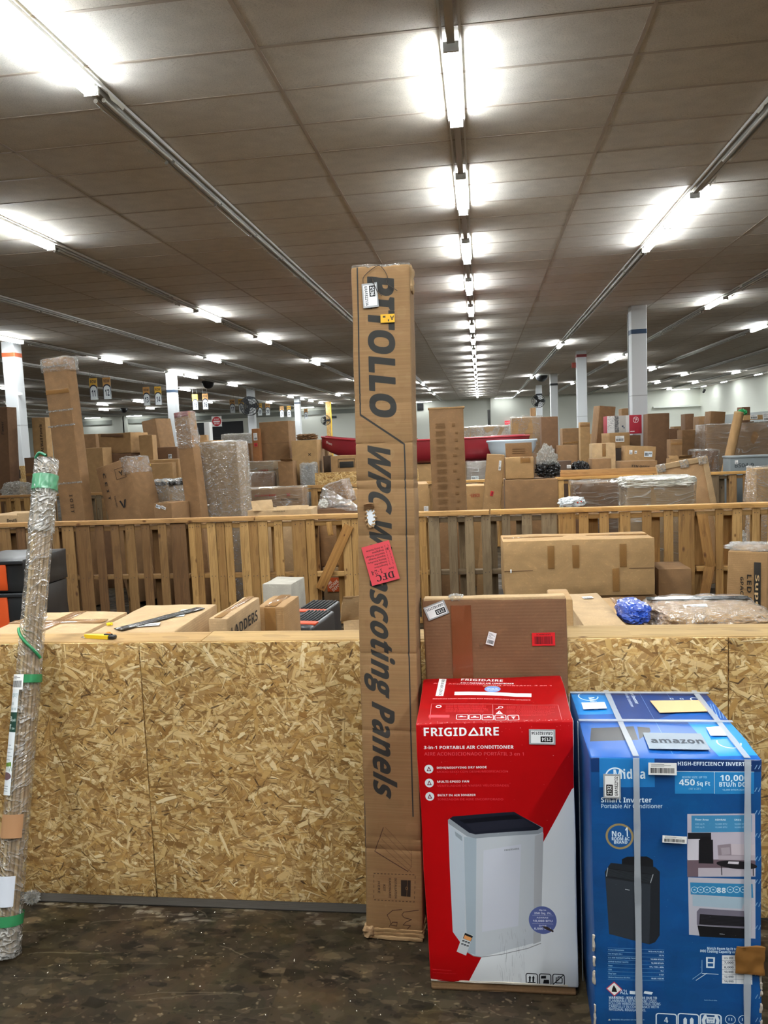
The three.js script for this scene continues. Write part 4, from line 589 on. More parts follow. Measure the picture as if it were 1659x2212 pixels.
carton('c31', 'brown carton behind the clear plastic bag', { b: [1205, 962, 1247], z: -13.6, d: 0.34, tint: T.brown, tape: '' });
carton('c32', 'dark carton with white label left of the black bag', { b: [1206, 996, 1234], z: -12.6, d: 0.3, tint: 0x4f3b2b, tape: '', labels: [[0, 0.3, 0.93, 0.06, 0.05]] });
carton('c33', 'upright tan carton with white tape band before a column', { b: [1253, 912, 1274], z: -15.5, d: 0.25, tint: T.tan, tape: 'h', tv: 0.955 });
carton('c34', 'wide brown carton behind the upright tan carton', { b: [1215, 925, 1252], z: -19, d: 0.6, tint: T.brown, tape: 'h', tv: 0.8 });
carton('c35', 'tall leaning carton left of the red and white box', { b: [1296, 879, 1332, 1290, 945, 1326], z: -16, d: 0.35, tint: T.brown, tape: '', ry: 0.2 });
carton('c36', 'carton top showing behind the red and white box', { b: [1343, 882, 1366], z: -17, d: 0.4, tint: T.brown, tape: '' });
carton('c37s', 'dark carton under the labelled cartons at right', { b: [1322, 968, 1390], z: -14.6, d: 0.5, tint: 0x3d3026, tape: '' });
carton('c38', 'carton with white label topping the right hand pile', { b: [1316, 935, 1361], z: -14.6, d: 0.5, on: 'c37s', tint: T.kraft, tape: '', ry: 0.15, labels: [[0, 0.0, 0.6, 0.16, 0.11]] });
{ const A = at(1311, 899, -15.3), B = at(1386, 897, -15.3), g = thing('printed_box', 'red and white printed appliance box on the right hand pile', 'box', [(A.x + B.x) / 2, 0, -15.3]); const y0 = at(1340, 938, -15.3).y; g.position.y = y0;
  const t = tex(canvas(320, 160, (c, W, H) => { c.fillStyle = '#d9d7d4'; c.fillRect(0, 0, W, H); c.fillStyle = '#b3263a'; c.fillRect(206, 0, 114, H); c.fillStyle = '#8d8a86'; c.fillRect(70, 0, 38, H); const r = rng(2); for (let i = 0; i < 120; i++) { c.fillStyle = `rgba(60,60,62,${0.2 + r() * 0.4})`; c.fillRect(r() * 66, r() * 120, 2 + r() * 14, 2); c.fillRect(70 + r() * 38, r() * H, 3 + r() * 8, 3 + r() * 8); } c.fillStyle = '#b9b4ac'; c.fillRect(112, 0, 62, H); c.fillStyle = '#2b3b55'; c.fillRect(136, 86, 16, 14); c.fillRect(152, 100, 10, 12); c.strokeStyle = '#efe6e4'; c.lineWidth = 5; c.beginPath(); c.arc(266, 42, 24, 0, 7); c.stroke(); c.beginPath(); c.moveTo(252, 30); c.lineTo(270, 40); c.lineTo(262, 60); c.moveTo(268, 26); c.lineTo(280, 44); c.stroke(); c.fillStyle = '#ecdcdc'; c.fillRect(214, 136, 40, 8); }));
  const side = plain(0x9c2a38); part('body', softBox(B.x - A.x, A.y - y0, 0.45, { r: 0.006, groups: true, norm: [4] }), [side, side, side, side, std({ map: t, roughness: 0.6 }), side], g);
  carton('c38b', 'brown carton under the red and white printed box', { b: [1320, 941, 1384], z: -15.3, d: 0.45, tint: T.dark, tape: '' }); }
carton('c39', 'pale carton lying left of the labelled pile', { b: [1279, 958, 1330], z: -13.6, d: 0.4, tint: T.pale, tape: 'v', rx: 0.0 });
carton('c40', 'carton with three white labels on right hand pile', { b: [1351, 966, 1418, 1350, 994, 1416], z: -13.4, d: 0.4, tint: T.kraft, tape: '', labels: [[1, -0.32, 0.93, 0.05, 0.07], [0, -0.16, 0.93, 0.04, 0.05], [2, 0.25, 0.91, 0.13, 0.09]], wrap: 0 });
carton('c41', 'carton with black lettering and shiny tape behind far rail', { b: [1340, 996, 1420], z: -12.7, d: 0.4, tint: T.brown, tape: '', text: [['FTN OFFIC', 0.05, 0.93, 0.3, 0.05, '#2a2018', -0.1]], wrap: 0 });
carton('c42', 'plain carton right of the black bag behind far rail', { b: [1278, 991, 1320], z: -12.7, d: 0.4, tint: T.brown, tape: '' });
{ const p = at(1258, 1013, -12.6); parcel('black_bag', 'shiny black bin bag behind the far fence rail', 'bag', blob(0.29, 0.25, 0.3, { p: 2.4, amp: 0.12, seed: 7, detail: 18 }), M.blackBag, [p.x, 1.014, -12.9]); }
carton('c43', 'low carton carrying the black bin bag', { b: [1236, 1018, 1275], z: -12.72, d: 0.34, h: 1.0, tint: T.dark, tape: '' });
carton('c44', 'tall dark carton right of the nearest right hand column', { b: [1399, 893, 1446], z: -14.4, d: 0.4, tint: T.dark, tape: '', amp: 0.003 });
carton('c45', 'small dark carton behind the tall dark carton at right', { b: [1447, 926, 1466], z: -16.5, d: 0.5, tint: T.dark, tape: '' });
carton('c46', 'upright carton with string before the right hand pile', { b: [1449, 949, 1474], z: -13.6, d: 0.3, tint: T.brown, tape: 'h', tv: 0.94 });
carton('c47', 'wide brown carton in the middle of the right hand pile', { b: [1474, 928, 1527], z: -15.1, d: 0.4, tint: T.brown, tape: '' });
carton('c48', 'upright carton standing before the white wall at right', { b: [1480, 894, 1499], z: -19, d: 0.4, tint: T.dark, tape: '' });
carton('c49', 'flat topped carton before the white wall at right', { b: [1510, 899, 1536], z: -18, d: 0.5, tint: T.brown, tape: '' });
carton('c50', 'opened carton flaps behind the framed panel', { b: [1448, 990, 1494], z: -12.9, d: 0.3, tint: T.kraft, tape: '', flap: [[0.2, 0.2, 0.08, 0.9], [-0.3, 0.16, 0.07, -0.7, 0.3]] });
carton('c51', 'huge carton under streaky film behind the leaning tube', { b: [1527, 915, 1690], z: -14.2, d: 0.7, tint: T.brown, tape: '', wrap: 2, wa: 0.016 });
carton('c52', 'carton with blue printed lid tilted on the huge carton', { b: [1538, 890, 1566, 1532, 914, 1568], z: -15.75, d: 0.4, tint: T.brown, tape: '', labels: [[2, 0.2, 0.7, 0.1, 0.1]] });
carton('c53', 'carton with pale labels at the right edge on top', { b: [1606, 896, 1680], z: -14.4, d: 0.4, on: 'c51', gap: 0.06, tint: T.tan, tape: '', labels: [[0, -0.2, 0.6, 0.12, 0.08], [1, 0.2, 0.5, 0.16, 0.14, 0.1]] });
carton('c54', 'small upright carton above the labelled carton at right', { b: [1603, 879, 1621], z: -16, d: 0.3, tint: T.dark, tape: '' });
carton('c55', 'low film wrapped carton behind the leaning tube', { b: [1502, 974, 1552], z: -13.3, d: 0.4, tint: T.dark, tape: '', wrap: 1, wa: 0.03 });
{ const A = at(1590, 893, -13.3), B = at(1565, 1012, -12.75), g = thing('cardboard_tube', 'long cardboard tube leaning right with green end wrap', 'tube', [B.x - 0.17, 0.03, -12.8]); const C = V3(A.x, A.y, -13.15).sub(g.position), L = C.length(); g.rotation.order = 'XYZ'; g.quaternion.setFromUnitVectors(V3(0, 1, 0), C.clone().normalize()); part('body', moved(rod(0.075, L, 18), 0, L / 2), card(T.kraft), g); part('end_cap', moved(rod(0.078, 0.02, 18), 0, L), card(T.pale), g); part('green_wrap', blob(0.14, 0.1, 0.14, { p: 2, amp: 0.2, detail: 6 }), plain(0x2f9a5a, 0.4), g, [0.05, L - 0.02, 0]); }
{ const A = at(1578, 986, -12.22), B = at(1690, 984, -12.22), g = thing('grey_bin', 'long grey storage bin stencilled BS04-9 at right', 'bin', [(A.x + B.x) / 2, 0, -12.24]); part('body', softBox(B.x - A.x, A.y, 0.36, { r: 0.012, amp: 0.002 }), plain(0x6f7678, 0.5), g); const m = part('stencil', new THREE.PlaneGeometry(0.3, 0.085), decal('BS04-9', '#1c1f20', { weight: 'normal' }), g, [-0.17, A.y - 0.14, 0.0045]); m.castShadow = false; sticker('label', g, 0.045, 0.06, LABEL[1], [-0.28, A.y - 0.09, 0.004]); part('lid_rim', softBox(B.x - A.x + 0.02, 0.03, 0.38, { r: 0.008 }), plain(0x7d8486, 0.45), g, [0, A.y - 0.03, 0.01]); }
// loose film and bags on the left, low fill behind the far fence
{ const p = at(40, 1040, -12.8); parcel('film_heap', 'heap of crumpled clear film behind the column foot at left', 'film', blob(0.5, 0.3, 0.4, { p: 3, amp: 0.2, seed: 21, detail: 16 }), M.milky, [p.x, 0.972, -12.75]); carton('c56', 'flat carton under the heap of clear film at left', { b: [5, 1052, 75], z: -12.5, h: 0.96, d: 0.45, tint: T.tan, tape: '' }); }
// distant stacks towards the back wall
[[-12.5, -20, 1.7, 0.8, 'carton standing behind the left column with orange band', T.brown], [-8.6, -21, 1.5, 1.0, 'distant carton in front of the white double door', T.kraft], [-14, -28, 1.8, 1.6, 'distant carton far left before the back wall', T.brown], [-6, -26, 1.75, 1.4, 'distant carton left of the far columns', T.tan], [-3.4, -24, 1.7, 1.0, 'distant carton seen above the kayak bow', T.dark], [-4.2, -36, 1.9, 2.6, 'distant carton below the far grey wall', T.tan], [1.9, -30, 1.6, 2.0, 'distant carton behind the film draped carton', T.brown], [5.2, -30, 1.8, 2.4, 'distant carton between the right hand columns', T.kraft], [6.5, -24, 1.9, 1.6, 'distant carton behind the red and white box', T.dark], [10.5, -36, 2.1, 3.0, 'distant carton along the right hand wall', T.brown], [-9.2, -40, 2.0, 2.4, 'distant carton at the foot of the far left columns', T.kraft], [-20, -40, 2.0, 5, 'distant carton far left under the grey trim', T.brown]].forEach(([x, z, h, w, label, tint], i) => {
  const r = rng(900 + i); let u = -w / 2, k = 0, col = 0;
  while (u < w / 2 - 0.1) {
    const ww = Math.min(w / 2 - u, 0.4 + r() * 0.5), hh = h * (0.78 + 0.22 * r()), top = r() < 0.45, base = top ? hh * 0.72 : hh;
    const one = (n, bw, bh, y, t2) => { const g = thing('distant_carton', n, 'box', [x + u + ww / 2, y, z + (r() - 0.5) * 0.1], 0, 'distant cartons towards the far wall'); part('body', softBox(bw, bh, 0.5, { r: 0.01, n: 1, amp: 0.004, seed: i * 40 + k++ }), card(t2), g); part('tape', softBox(0.06, 0.18, 0.004, { r: 0.001, n: 1 }), M.tape, g, [0, bh - 0.19, 0.006]); };
    const pick = () => [tint, T.brown, T.kraft, T.dark][(r() * 4) | 0];
    const nth = ORD[col++]; one(`${nth} from left, tall ${label}`, ww - 0.02, base, 0, pick()); if (top) one(`small carton topping the ${nth} ${label}`, (ww - 0.02) * (0.6 + 0.35 * r()), hh - base, base + 0.005, pick()); u += ww;
  }
});
// red kayak
{
  const k = thing('kayak', 'long dark red kayak lying across cartons behind the far fence', 'kayak', [-0.99, 0, -13.62]);
  const L = 3.66, N = 48, S = 18, y0 = 1.3;
  const bow = (t) => Math.max(0, 1 - 2 * t), stern = (t) => Math.max(0, 2 * t - 1), half = (t) => 0.36 * Math.pow(Math.max(0, 1 - Math.pow(bow(t), 2.6) - Math.pow(stern(t), 7)), 0.75) + 0.006, keel = (t) => y0 + 0.34 * Math.pow(bow(t), 3.2) + 0.2 * Math.pow(stern(t), 8), gun = (t) => y0 + 0.4 + 0.13 * Math.pow(bow(t), 2.2);
  const pos = [], idx = [], uv = []; for (let i = 0; i <= N; i++) { const t = i / N; for (let j = 0; j <= S; j++) { const a = Math.PI * (j / S - 0.5), c = Math.sin(a), q = 1 - Math.pow(Math.abs(c), 3); pos.push((t - 0.5) * L, gun(t) - (gun(t) - keel(t)) * Math.pow(q, 0.5), half(t) * Math.sign(c) * Math.pow(Math.abs(c), 0.7)); uv.push(t * 3, j / S); } }
  for (let i = 0; i < N; i++) for (let j = 0; j < S; j++) { const a = i * (S + 1) + j, b = a + S + 1; idx.push(a, b, a + 1, b, b + 1, a + 1); }
  const g = new THREE.BufferGeometry(); g.setAttribute('position', new THREE.Float32BufferAttribute(pos, 3)); g.setAttribute('uv', new THREE.Float32BufferAttribute(uv, 2)); g.setIndex(idx); g.computeVertexNormals();
  const red = phys({ color: 0x8a1f2a, roughness: 0.38, clearcoat: 0.3 }); red.side = THREE.DoubleSide; part('hull', g, red, k);
  for (const e of [-1, 1]) { const pts = []; for (let i = 0; i <= 24; i++) { const t = i / 24; pts.push([(t - 0.5) * L, gun(t) + 0.008, e * half(t)]); } part('gunwale', tube(pts, 0.018, 60, 8), phys({ color: 0xa12a34, roughness: 0.4 }), k); }
  for (const [a, b] of [[0.02, 0.2], [0.82, 0.98]]) { const dp = [], di = []; for (let i = 0; i <= 8; i++) { const t = a + (b - a) * i / 8; dp.push((t - 0.5) * L, gun(t), -half(t), (t - 0.5) * L, gun(t) + 0.04, 0, (t - 0.5) * L, gun(t), half(t)); } for (let i = 0; i < 8; i++) for (const q of [0, 1]) { const s = i * 3 + q; di.push(s, s + 1, s + 3, s + 1, s + 4, s + 3); } const dg = new THREE.BufferGeometry(); dg.setAttribute('position', new THREE.Float32BufferAttribute(dp, 3)); dg.setAttribute('uv', new THREE.Float32BufferAttribute(new Array(dp.length / 3 * 2).fill(0), 2)); dg.setIndex(di); dg.computeVertexNormals(); part('deck', dg, red, k); }
  part('seat', softBox(0.4, 0.05, 0.5, { r: 0.02 }), plain(0xc7a888), k, [-1.1, y0 + 0.3, 0.1]);
  const bm = part('bow_decal', new THREE.PlaneGeometry(0.16, 0.06), decal('Sun', '#d8d3cc'), k, [-1.66, gun(0.07) - 0.07, half(0.07) + 0.035], [0, -0.55, -0.35]); bm.castShadow = false;
  // pale grey tub in front of the kayak stern
  const A = at(1050, 955, -13.1), B = at(1160, 950, -13.1), w = B.x - A.x, tub = thing('grey_tub', 'pale grey oval plastic tub overlapping the kayak stern', 'tub', [(A.x + B.x) / 2, A.y - 0.275, -12.98]);
  const prof = [[0.0, 0], [0.5, 0.004], [0.74, 0.03], [0.88, 0.09], [0.95, 0.17], [0.98, 0.25], [1.04, 0.27], [1.03, 0.3], [0.95, 0.285], [0.9, 0.16], [0.76, 0.07], [0.0, 0.03]].map(([x, y]) => new THREE.Vector2(x * w / 2.08, y)); const lg = new THREE.LatheGeometry(prof, 40); lg.scale(1, 1, 0.45); part('shell', lg, phys({ color: 0xa9b4bb, roughness: 0.45, clearcoat: 0.2 }), tub);
  carton('c57', 'carton under the pale grey tub', { b: [1060, 990, 1150], z: -12.8, d: 0.36, h: A.y - 0.283, tint: T.brown, tape: '' });
}

// ---------------------------------------------------------------- plywood wall in front
const WZ = -2.72, WH = 1.022;
{
  const pan = (x0, x1, label) => { const g = thing('strand_board_wall', label, 'low wall', [(x0 + x1) / 2, 0, WZ], 0, 'strand board panels of the low wall'); part('sheet', softBox(x1 - x0 - 0.004, WH - 0.006, 0.012, { r: 0.0015, n: 6, amp: 0.0012, freq: 2, seed: Math.round(x0 * 7 + 90) }), M.osb, g, [0, 0.004, 0]); for (let i = 0; i < 4; i++) part('stud', softBox(0.038, WH - 0.05, 0.089, { r: 0.003 }), wood(TIM.fresh[i]), g, [-(x1 - x0) / 2 + 0.05 + i * (x1 - x0 - 0.1) / 3, 0.004, -0.014]); };
  pan(-3.75, -1.31, 'strand board panel of the low wall behind the bamboo bundle'); pan(-1.31, 0.825, 'strand board panel of the low wall behind the tall box'); pan(0.825, 3.2, 'strand board panel of the low wall at the right edge');
  const cap = (x0, x1, d, hex, s, label) => solo('wall_cap_board', board(x1 - x0 - 0.003, 0.036, d, s, { n: 6, amp: 0.0012 }), wood(hex), label, 'plank', [(x0 + x1) / 2, WH - 0.036 + 0.001, WZ - 0.0135], [0, 0, 0], 'boards capping the low wall');
  cap(-3.75, -1.07, 0.14, 0xb89a68, 21, 'pale board capping the low wall, left of the diagonal joint'); cap(-1.07, 0.0, 0.145, 0xbb9f6c, 22, 'pale board capping the low wall beside the tall box'); cap(0.0, 3.2, 0.175, 0xb8a072, 23, 'pale board capping the low wall on the right');
}
{ const kerb = board(4.6, 0.006, 0.05, 61, { n: 14, amp: 0.002 }); struct('trim_4', kerb, std({ color: 0x34302a, roughness: 0.9, bumpMap: cardBump, bumpScale: 0.002 }), [-1.5, 0, WZ + 0.053]); }
// a printed side: canvas coordinates of the photograph's sight lines on a flat side (o = its upper left corner, u and v its edges)
function sheet(o, u, v, W, H) {
  const n = u.clone().cross(v), eye = V3(0, EYE, 0);
  return (px, py) => { const d = rayAt(px, py), t = o.clone().sub(eye).dot(n) / d.dot(n), p = eye.clone().addScaledVector(d, t).sub(o); return [p.dot(u) / u.lengthSq() * W, p.dot(v) / v.lengthSq() * H]; };
}
function corner(g, x, y, z) { g.updateMatrixWorld(true); return V3(x, y, z).applyMatrix4(g.matrixWorld); }
function localOf(g, p) { g.updateMatrixWorld(true); return p.clone().applyMatrix4(g.matrixWorld.clone().invert()); }
const hit = (g, px, py, z = 0) => { g.updateMatrixWorld(true); const q = g.matrixWorld, O = V3(0, 0, z).applyMatrix4(q), n = V3(0, 0, 1).transformDirection(q), d = rayAt(px, py), e = V3(0, EYE, 0); return localOf(g, e.clone().addScaledVector(d, O.sub(e).dot(n) / d.dot(n))); };
function lotTag(code, lot) {   // grey bordered lot sticker
  return std({ roughness: 0.4, map: tex(canvas(192, 112, (c, W, H) => { c.fillStyle = '#a3a4a4'; c.fillRect(0, 0, W, H); c.fillStyle = '#eeeeec'; c.fillRect(14, 10, 164, 92); c.fillStyle = '#101012'; c.fillRect(20, 18, 88, 42); letter(c, lot, [28, 52], [100, 52], 27, { color: '#f4f4f2' }); letter(c, code, [18, 94], [174, 94], 20, { color: '#141416' }); })) });
}
const line = (c, pts, w, col) => { c.strokeStyle = col; c.lineWidth = w; c.lineJoin = 'round'; c.lineCap = 'round'; c.beginPath(); pts.forEach((p, i) => (i ? c.lineTo(...p) : c.moveTo(...p))); c.stroke(); };
const poly = (c, pts, col) => { c.fillStyle = col; c.beginPath(); pts.forEach((p, i) => (i ? c.lineTo(...p) : c.moveTo(...p))); c.closePath(); c.fill(); };

// ---------------------------------------------------------------- tall wainscoting carton
{
  const w = 0.2, h = 2.335, d = 0.125, W = 256, H = 2048;
  const g = thing('tall_carton', 'very tall slim carton lettered PITOLLO WPC Wainscoting Panels leaning on the low wall', 'box', [-0.353, 0.004, -2.5265], -0.04);
  g.rotation.x = -0.0555; g.rotation.z = -0.0118;
  const q = sheet(corner(g, -w / 2, h, 0), corner(g, w / 2, h, 0).sub(corner(g, -w / 2, h, 0)), corner(g, -w / 2, 0, 0).sub(corner(g, -w / 2, h, 0)), W, H);
  const art = tex(canvas(W, H, (c) => {
    const r = rng(41); c.fillStyle = '#886741'; c.fillRect(0, 0, W, H);
    for (let y = 0; y < H; y += 2) { c.fillStyle = `rgba(${r() < 0.5 ? '70,45,20' : '255,230,190'},${r() * 0.05})`; c.fillRect(0, y, W, 2); }
    for (let i = 0; i < 260; i++) { c.fillStyle = `rgba(${r() < 0.6 ? '80,52,24' : '220,190,150'},${r() * 0.06})`; c.beginPath(); c.ellipse(r() * W, r() * H, 4 + r() * 40, 2 + r() * 20, 0, 0, 7); c.fill(); }
    const ink = '#2a2824';
    line(c, [q(771, 578), q(778.5, 896), q(873, 959), q(892, 1763)], 6, ink);
    letter(c, 'PITOLLO', q(794, 592), q(801, 901), q(853, 740)[0] - q(798.5, 740)[0], { color: ink, skew: 0.1, bold: 5 });
    letter(c, 'WPC Wainscoting Panels', q(794, 952), q(808, 1712), q(849, 1300)[0] - q(801.5, 1300)[0], { color: ink, skew: 0.3, bold: 3 });
    line(c, [q(787, 1735), q(788, 1760)], 3, ink); line(c, [q(788, 1764), q(789, 1940)], 3, ink);
    // panel drawing
    const P = (x, y) => q(740 + x / 5.027, 1640 + y / 5.027);
    line(c, [P(440, 745), P(345, 1000), P(705, 1218)], 2.4, '#3a1d10'); for (const [a, b] of [[460, 740], [440, 805], [420, 870], [400, 930]]) line(c, [P(a, b), P(745, b + 300)], 1, '#4a2c18'); line(c, [P(745, 990), P(745, 1165), P(705, 1218)], 1, '#4a2c18');
    c.setLineDash([7, 9]); line(c, [P(335, 1240), P(785, 1255), P(775, 1550), P(335, 1525), P(335, 1240)], 2, '#3a2512'); c.setLineDash([]);
    letter(c, 'INSTALLATION', P(560, 1285), P(562, 1512), 10, { color: '#3a2512' }); letter(c, 'HARDWARE', P(497, 1285), P(499, 1508), 10, { color: '#3a2512' }); letter(c, 'KIT', P(437, 1355), P(438, 1432), 10, { color: '#3a2512' }); letter(c, 'HERE', P(378, 1322), P(380, 1456), 10, { color: '#3a2512' });
    poly(c, [P(630, 1312), P(735, 1316), P(733, 1494), P(630, 1484)], '#241608'); line(c, [P(700, 1312), P(692, 1490)], 1.5, '#8a6436'); c.strokeStyle = '#8a6436'; c.lineWidth = 2; c.beginPath(); c.arc(...P(692, 1402), 4.5, 0, 7); c.stroke();
    line(c, [P(820, 1640), P(660, 1660), P(640, 1690), P(665, 1720), P(745, 1742), P(680, 1770), P(655, 1800), P(735, 1808), P(700, 1845)], 2, '#35180a'); line(c, [P(640, 1632), P(540, 1640), P(480, 1690), P(510, 1745), P(525, 1800), P(585, 1810), P(590, 1770), P(540, 1768), P(505, 1812)], 2, '#35180a');
  }));
  const creases = [[0.002, 0.01]]; for (const [py, k] of [[957, 0.0035], [1037, 0.004], [1055, 0.003], [1157, 0.003], [1411, 0.0035], [1415, 0.002], [1578, 0.003], [1812, 0.003], [1836, 0.003], [850, 0.0015], [870, 0.0015], [2010, 0.004], [2020, 0.004]]) { const hy = hit(g, 840, py).y; creases.push([hy, k]); }
  const ys = []; for (const [y] of creases) ys.push(y - 0.006, y - 0.003, y, y + 0.003, y + 0.006); for (let i = 1; i < 40; i++) ys.push(h * i / 40);
  const mats = [card(0x9a7850), card(0x8f6d46), card(0xa9865c), card(T.dark), std({ map: art, bumpMap: cardBump, bumpScale: 0.0008, roughness: 0.84 }), card(T.dark)];
  part('body', softBox(w, h, d, { r: 0.007, n: 6, ys: ys.filter((y) => y > 0.02 && y < h - 0.02), groups: true, norm: [4], seed: 4, amp: 0.0022, freq: 3, shape: (v) => { for (const [y, k] of creases) { const e = Math.exp(-(((v.y - y) / 0.004) ** 2)); v.z -= k * e * (v.z > -d / 2 ? 1 : -1) * (0.6 + 0.4 * noise(v.x * 12, y * 9, 1)); v.x -= Math.sign(v.x) * k * 0.5 * e; } if (v.y > h - 0.03) { v.y += 0.004 * noise(v.x * 20, v.z * 20, 2); } } }), mats, g);
  // torn corners, foot and top
  part('top_tape', softBox(w * 0.99, 0.012, d * 0.9, { r: 0.004, n: 6, amp: 0.006, freq: 16, seed: 3 }), M.film, g, [0, h - 0.006, -0.004]); part('torn_corner', softBox(0.02, 0.085, 0.06, { r: 0.006, n: 5, amp: 0.006, freq: 22, seed: 6 }), card(0xb7976c), g, [w / 2 - 0.004, h - 0.086, -0.02]);
  for (let i = 0; i < 3; i++) part('crushed_foot', softBox(w + 0.003 - i * 0.002, 0.013, d * 0.92, { r: 0.004, n: 10, amp: 0.004, freq: 26, seed: 8 + i }), card([0xb8966a, 0x9c7a50, 0xae8b5e][i]), g, [0.002, i * 0.0125 - 0.002, 0.007 - i * 0.002]); part('torn_flap', softBox(0.036, 0.034, 0.045, { r: 0.008, n: 5, amp: 0.007, freq: 34, seed: 9 }), card(0xb09068), g, [-w / 2 + 0.006, 0.006, 0.02]);
  for (const [px, k] of [[1010, 0]]) void px;
  // hole with foam showing
  const hp = hit(g, 801, 1118); { const s = new THREE.Shape(); [[-9, 20], [8, 17], [10, 4], [9, -16], [4, -20], [-5, -13], [-8, -2]].forEach(([x, y], i) => (i ? s.lineTo(x * 0.0016, y * 0.0016) : s.moveTo(x * 0.0016, y * 0.0016))); part('foam_filling', new THREE.ExtrudeGeometry(s, { depth: 0.0012, bevelEnabled: false }), std({ color: 0xdfe3e6, roughness: 0.7 }), g, [hp.x, hp.y, 0.0022]);
    const rim = []; const r = rng(6); for (let i = 0; i < 15; i++) { const a = i / 15 * 6.283; rim.push(moved(softBox(0.008 + r() * 0.006, 0.005, 0.003, { r: 0.001, n: 1, amp: 0.001, freq: 60, seed: i }), Math.cos(a) * 0.016 - 0.0005, Math.sin(a) * 0.034, 0.0035, 0, 0, a + r())); } part('torn_edge', join(rim), card(0xb89468), g, [hp.x, hp.y, 0.002]); part('torn_flap', softBox(0.036, 0.018, 0.006, { r: 0.002, n: 4, amp: 0.004, freq: 30 }), card(0x8f6a42), g, [hp.x - 0.004, hp.y + 0.03, 0.008], [0.4, 0, 0.12]); }
  const put = (name, mat, px, py, sw, sh, rot, z = 0.003) => { const p = hit(g, px, py); return sticker(name, g, sw, sh, mat, [p.x, p.y, z], [0, 0, rot]); };
  put('lot_sticker', lotTag('GRA1822136', '2136'), 800, 638.5, 0.082, 0.053, -Math.PI / 2 + 0.06);
  put('yellow_sticker', std({ roughness: 0.5, map: tex(canvas(96, 64, (c) => { c.fillStyle = '#dfa91c'; c.fillRect(0, 0, 96, 64); letter(c, 'A', [92, 14], [66, 14], 34, { color: '#22180a' }); c.fillStyle = '#3a2a10'; c.fillRect(16, 12, 18, 14); c.fillRect(50, 40, 8, 16); })) }), 837.5, 688, 0.048, 0.028, 0);
  put('pink_slip', std({ roughness: 0.7, map: tex(canvas(160, 200, (c, W, H) => { c.fillStyle = '#d0444c'; c.fillRect(0, 0, W, H); c.translate(W, H); c.rotate(Math.PI); letter(c, 'DFC', [20, 46], [128, 46], 32, { color: '#1c0a0c', font: 'serif' }); letter(c, '1-24', [78, 72], [146, 72], 22, { color: '#1c0a0c', font: 'serif', weight: 'normal' }); letter(c, 'Date:', [14, 66], [46, 66], 9, { color: '#2a0e10' }); ['Damaged Item', 'Damaged Box', 'Missing Item/Parts', 'Repaired Package', 'Identified Package', 'Negligible', 'In noisy Station'].forEach((s, i) => { letter(c, '[  ]', [10, 88 + i * 15], [34, 88 + i * 15], 8, { color: '#2a0e10', weight: 'normal' }); letter(c, s, [42, 88 + i * 15], [60 + s.length * 5, 88 + i * 15], 8, { color: '#2a0e10' }); }); letter(c, 'x', [14, 166], [28, 166], 14, { color: '#1c0a0c' }); })) }), 822.5, 1216, 0.1, 0.137, 0.26, 0.005);
  // black string of the tag
  const S = (px, py, z = 0.006) => { const p = hit(g, px, py); return [p.x, p.y, z]; };
  part('tag_string', tube([S(785, 613), S(786, 600), S(817, 575), S(824, 577), S(838, 600), S(836, 612), S(859, 629)], 0.0012, 50, 5), plain(0x3a2c22), g); part('tag_string', tube([S(806, 612), S(803, 600), S(818, 634), S(826, 640)], 0.0012, 30, 5), plain(0x3a2c22), g);
}

// ---------------------------------------------------------------- brown carton between the wall and the red box
{
  const A = at(909, 1300, -2.665), B = at(1219, 1290, -2.665), w = B.x - A.x, h = (A.y + B.y) / 2;
  const g = thing('brown_carton', 'flat upright brown carton with red barcode label behind the red box', 'box', [(A.x + B.x) / 2 + 0.013, 0.004, -2.658], 0); g.rotation.z = 0.006;
  part('body', softBox(w, h, 0.05, { r: 0.01, n: 6, amp: 0.003, freq: 4, seed: 12 }), card(0x80593a), g);
  part('top_edge', softBox(w * 0.98, 0.012, 0.045, { r: 0.003, n: 6, amp: 0.002, freq: 12 }), card(0xcfae80), g, [0, h - 0.007, -0.002]);
  const P = (px, py) => { const p = hit(g, px, py); return [p.x, p.y]; };
  const a = P(972, 1290), b = P(1016, 1290); part('tape', softBox(b[0] - a[0], 0.4, 0.002, { r: 0.0006, n: 4, amp: 0.001, freq: 30 }), phys({ color: 0x8a4f30, roughness: 0.25, clearcoat: 0.5, transparent: true, opacity: 0.7 }), g, [(a[0] + b[0]) / 2, h - 0.42, 0.004]);
  const lt = P(942.5, 1318); sticker('lot_sticker', g, 0.078, 0.05, lotTag('GRA1822133', '2133'), [...lt, 0.004], [0, 0, Math.PI + 0.36]);
  const wl = P(1061, 1379); sticker('white_label', g, 0.028, 0.046, LABEL[1], [...wl, 0.004], [0, 0, -0.28]);
  const rl = P(1174, 1380); sticker('red_label', g, 0.078, 0.046, std({ roughness: 0.5, map: tex(canvas(192, 112, (c) => { c.fillStyle = '#d01c20'; c.fillRect(0, 0, 192, 112); bars(c, 20, 32, 150, 66, 8, '#38070a'); letter(c, 'XCHM8W16TR7C', [36, 22], [160, 22], 12, { color: '#38070a' }); })) }), [...rl, 0.004], [0, 0, 0]);
  const k = P(1040, 1400); part('scuff', softBox(0.01, 0.02, 0.001, { r: 0.0003, n: 3, amp: 0.001, freq: 60 }), card(T.dark), g, [...k, 0.002]); part('tape_end', blob(0.05, 0.02, 0.05, { amp: 0.3, detail: 8, seed: 3 }), M.film, g, [a[0] + 0.02, h - 0.006, -0.02]);
}

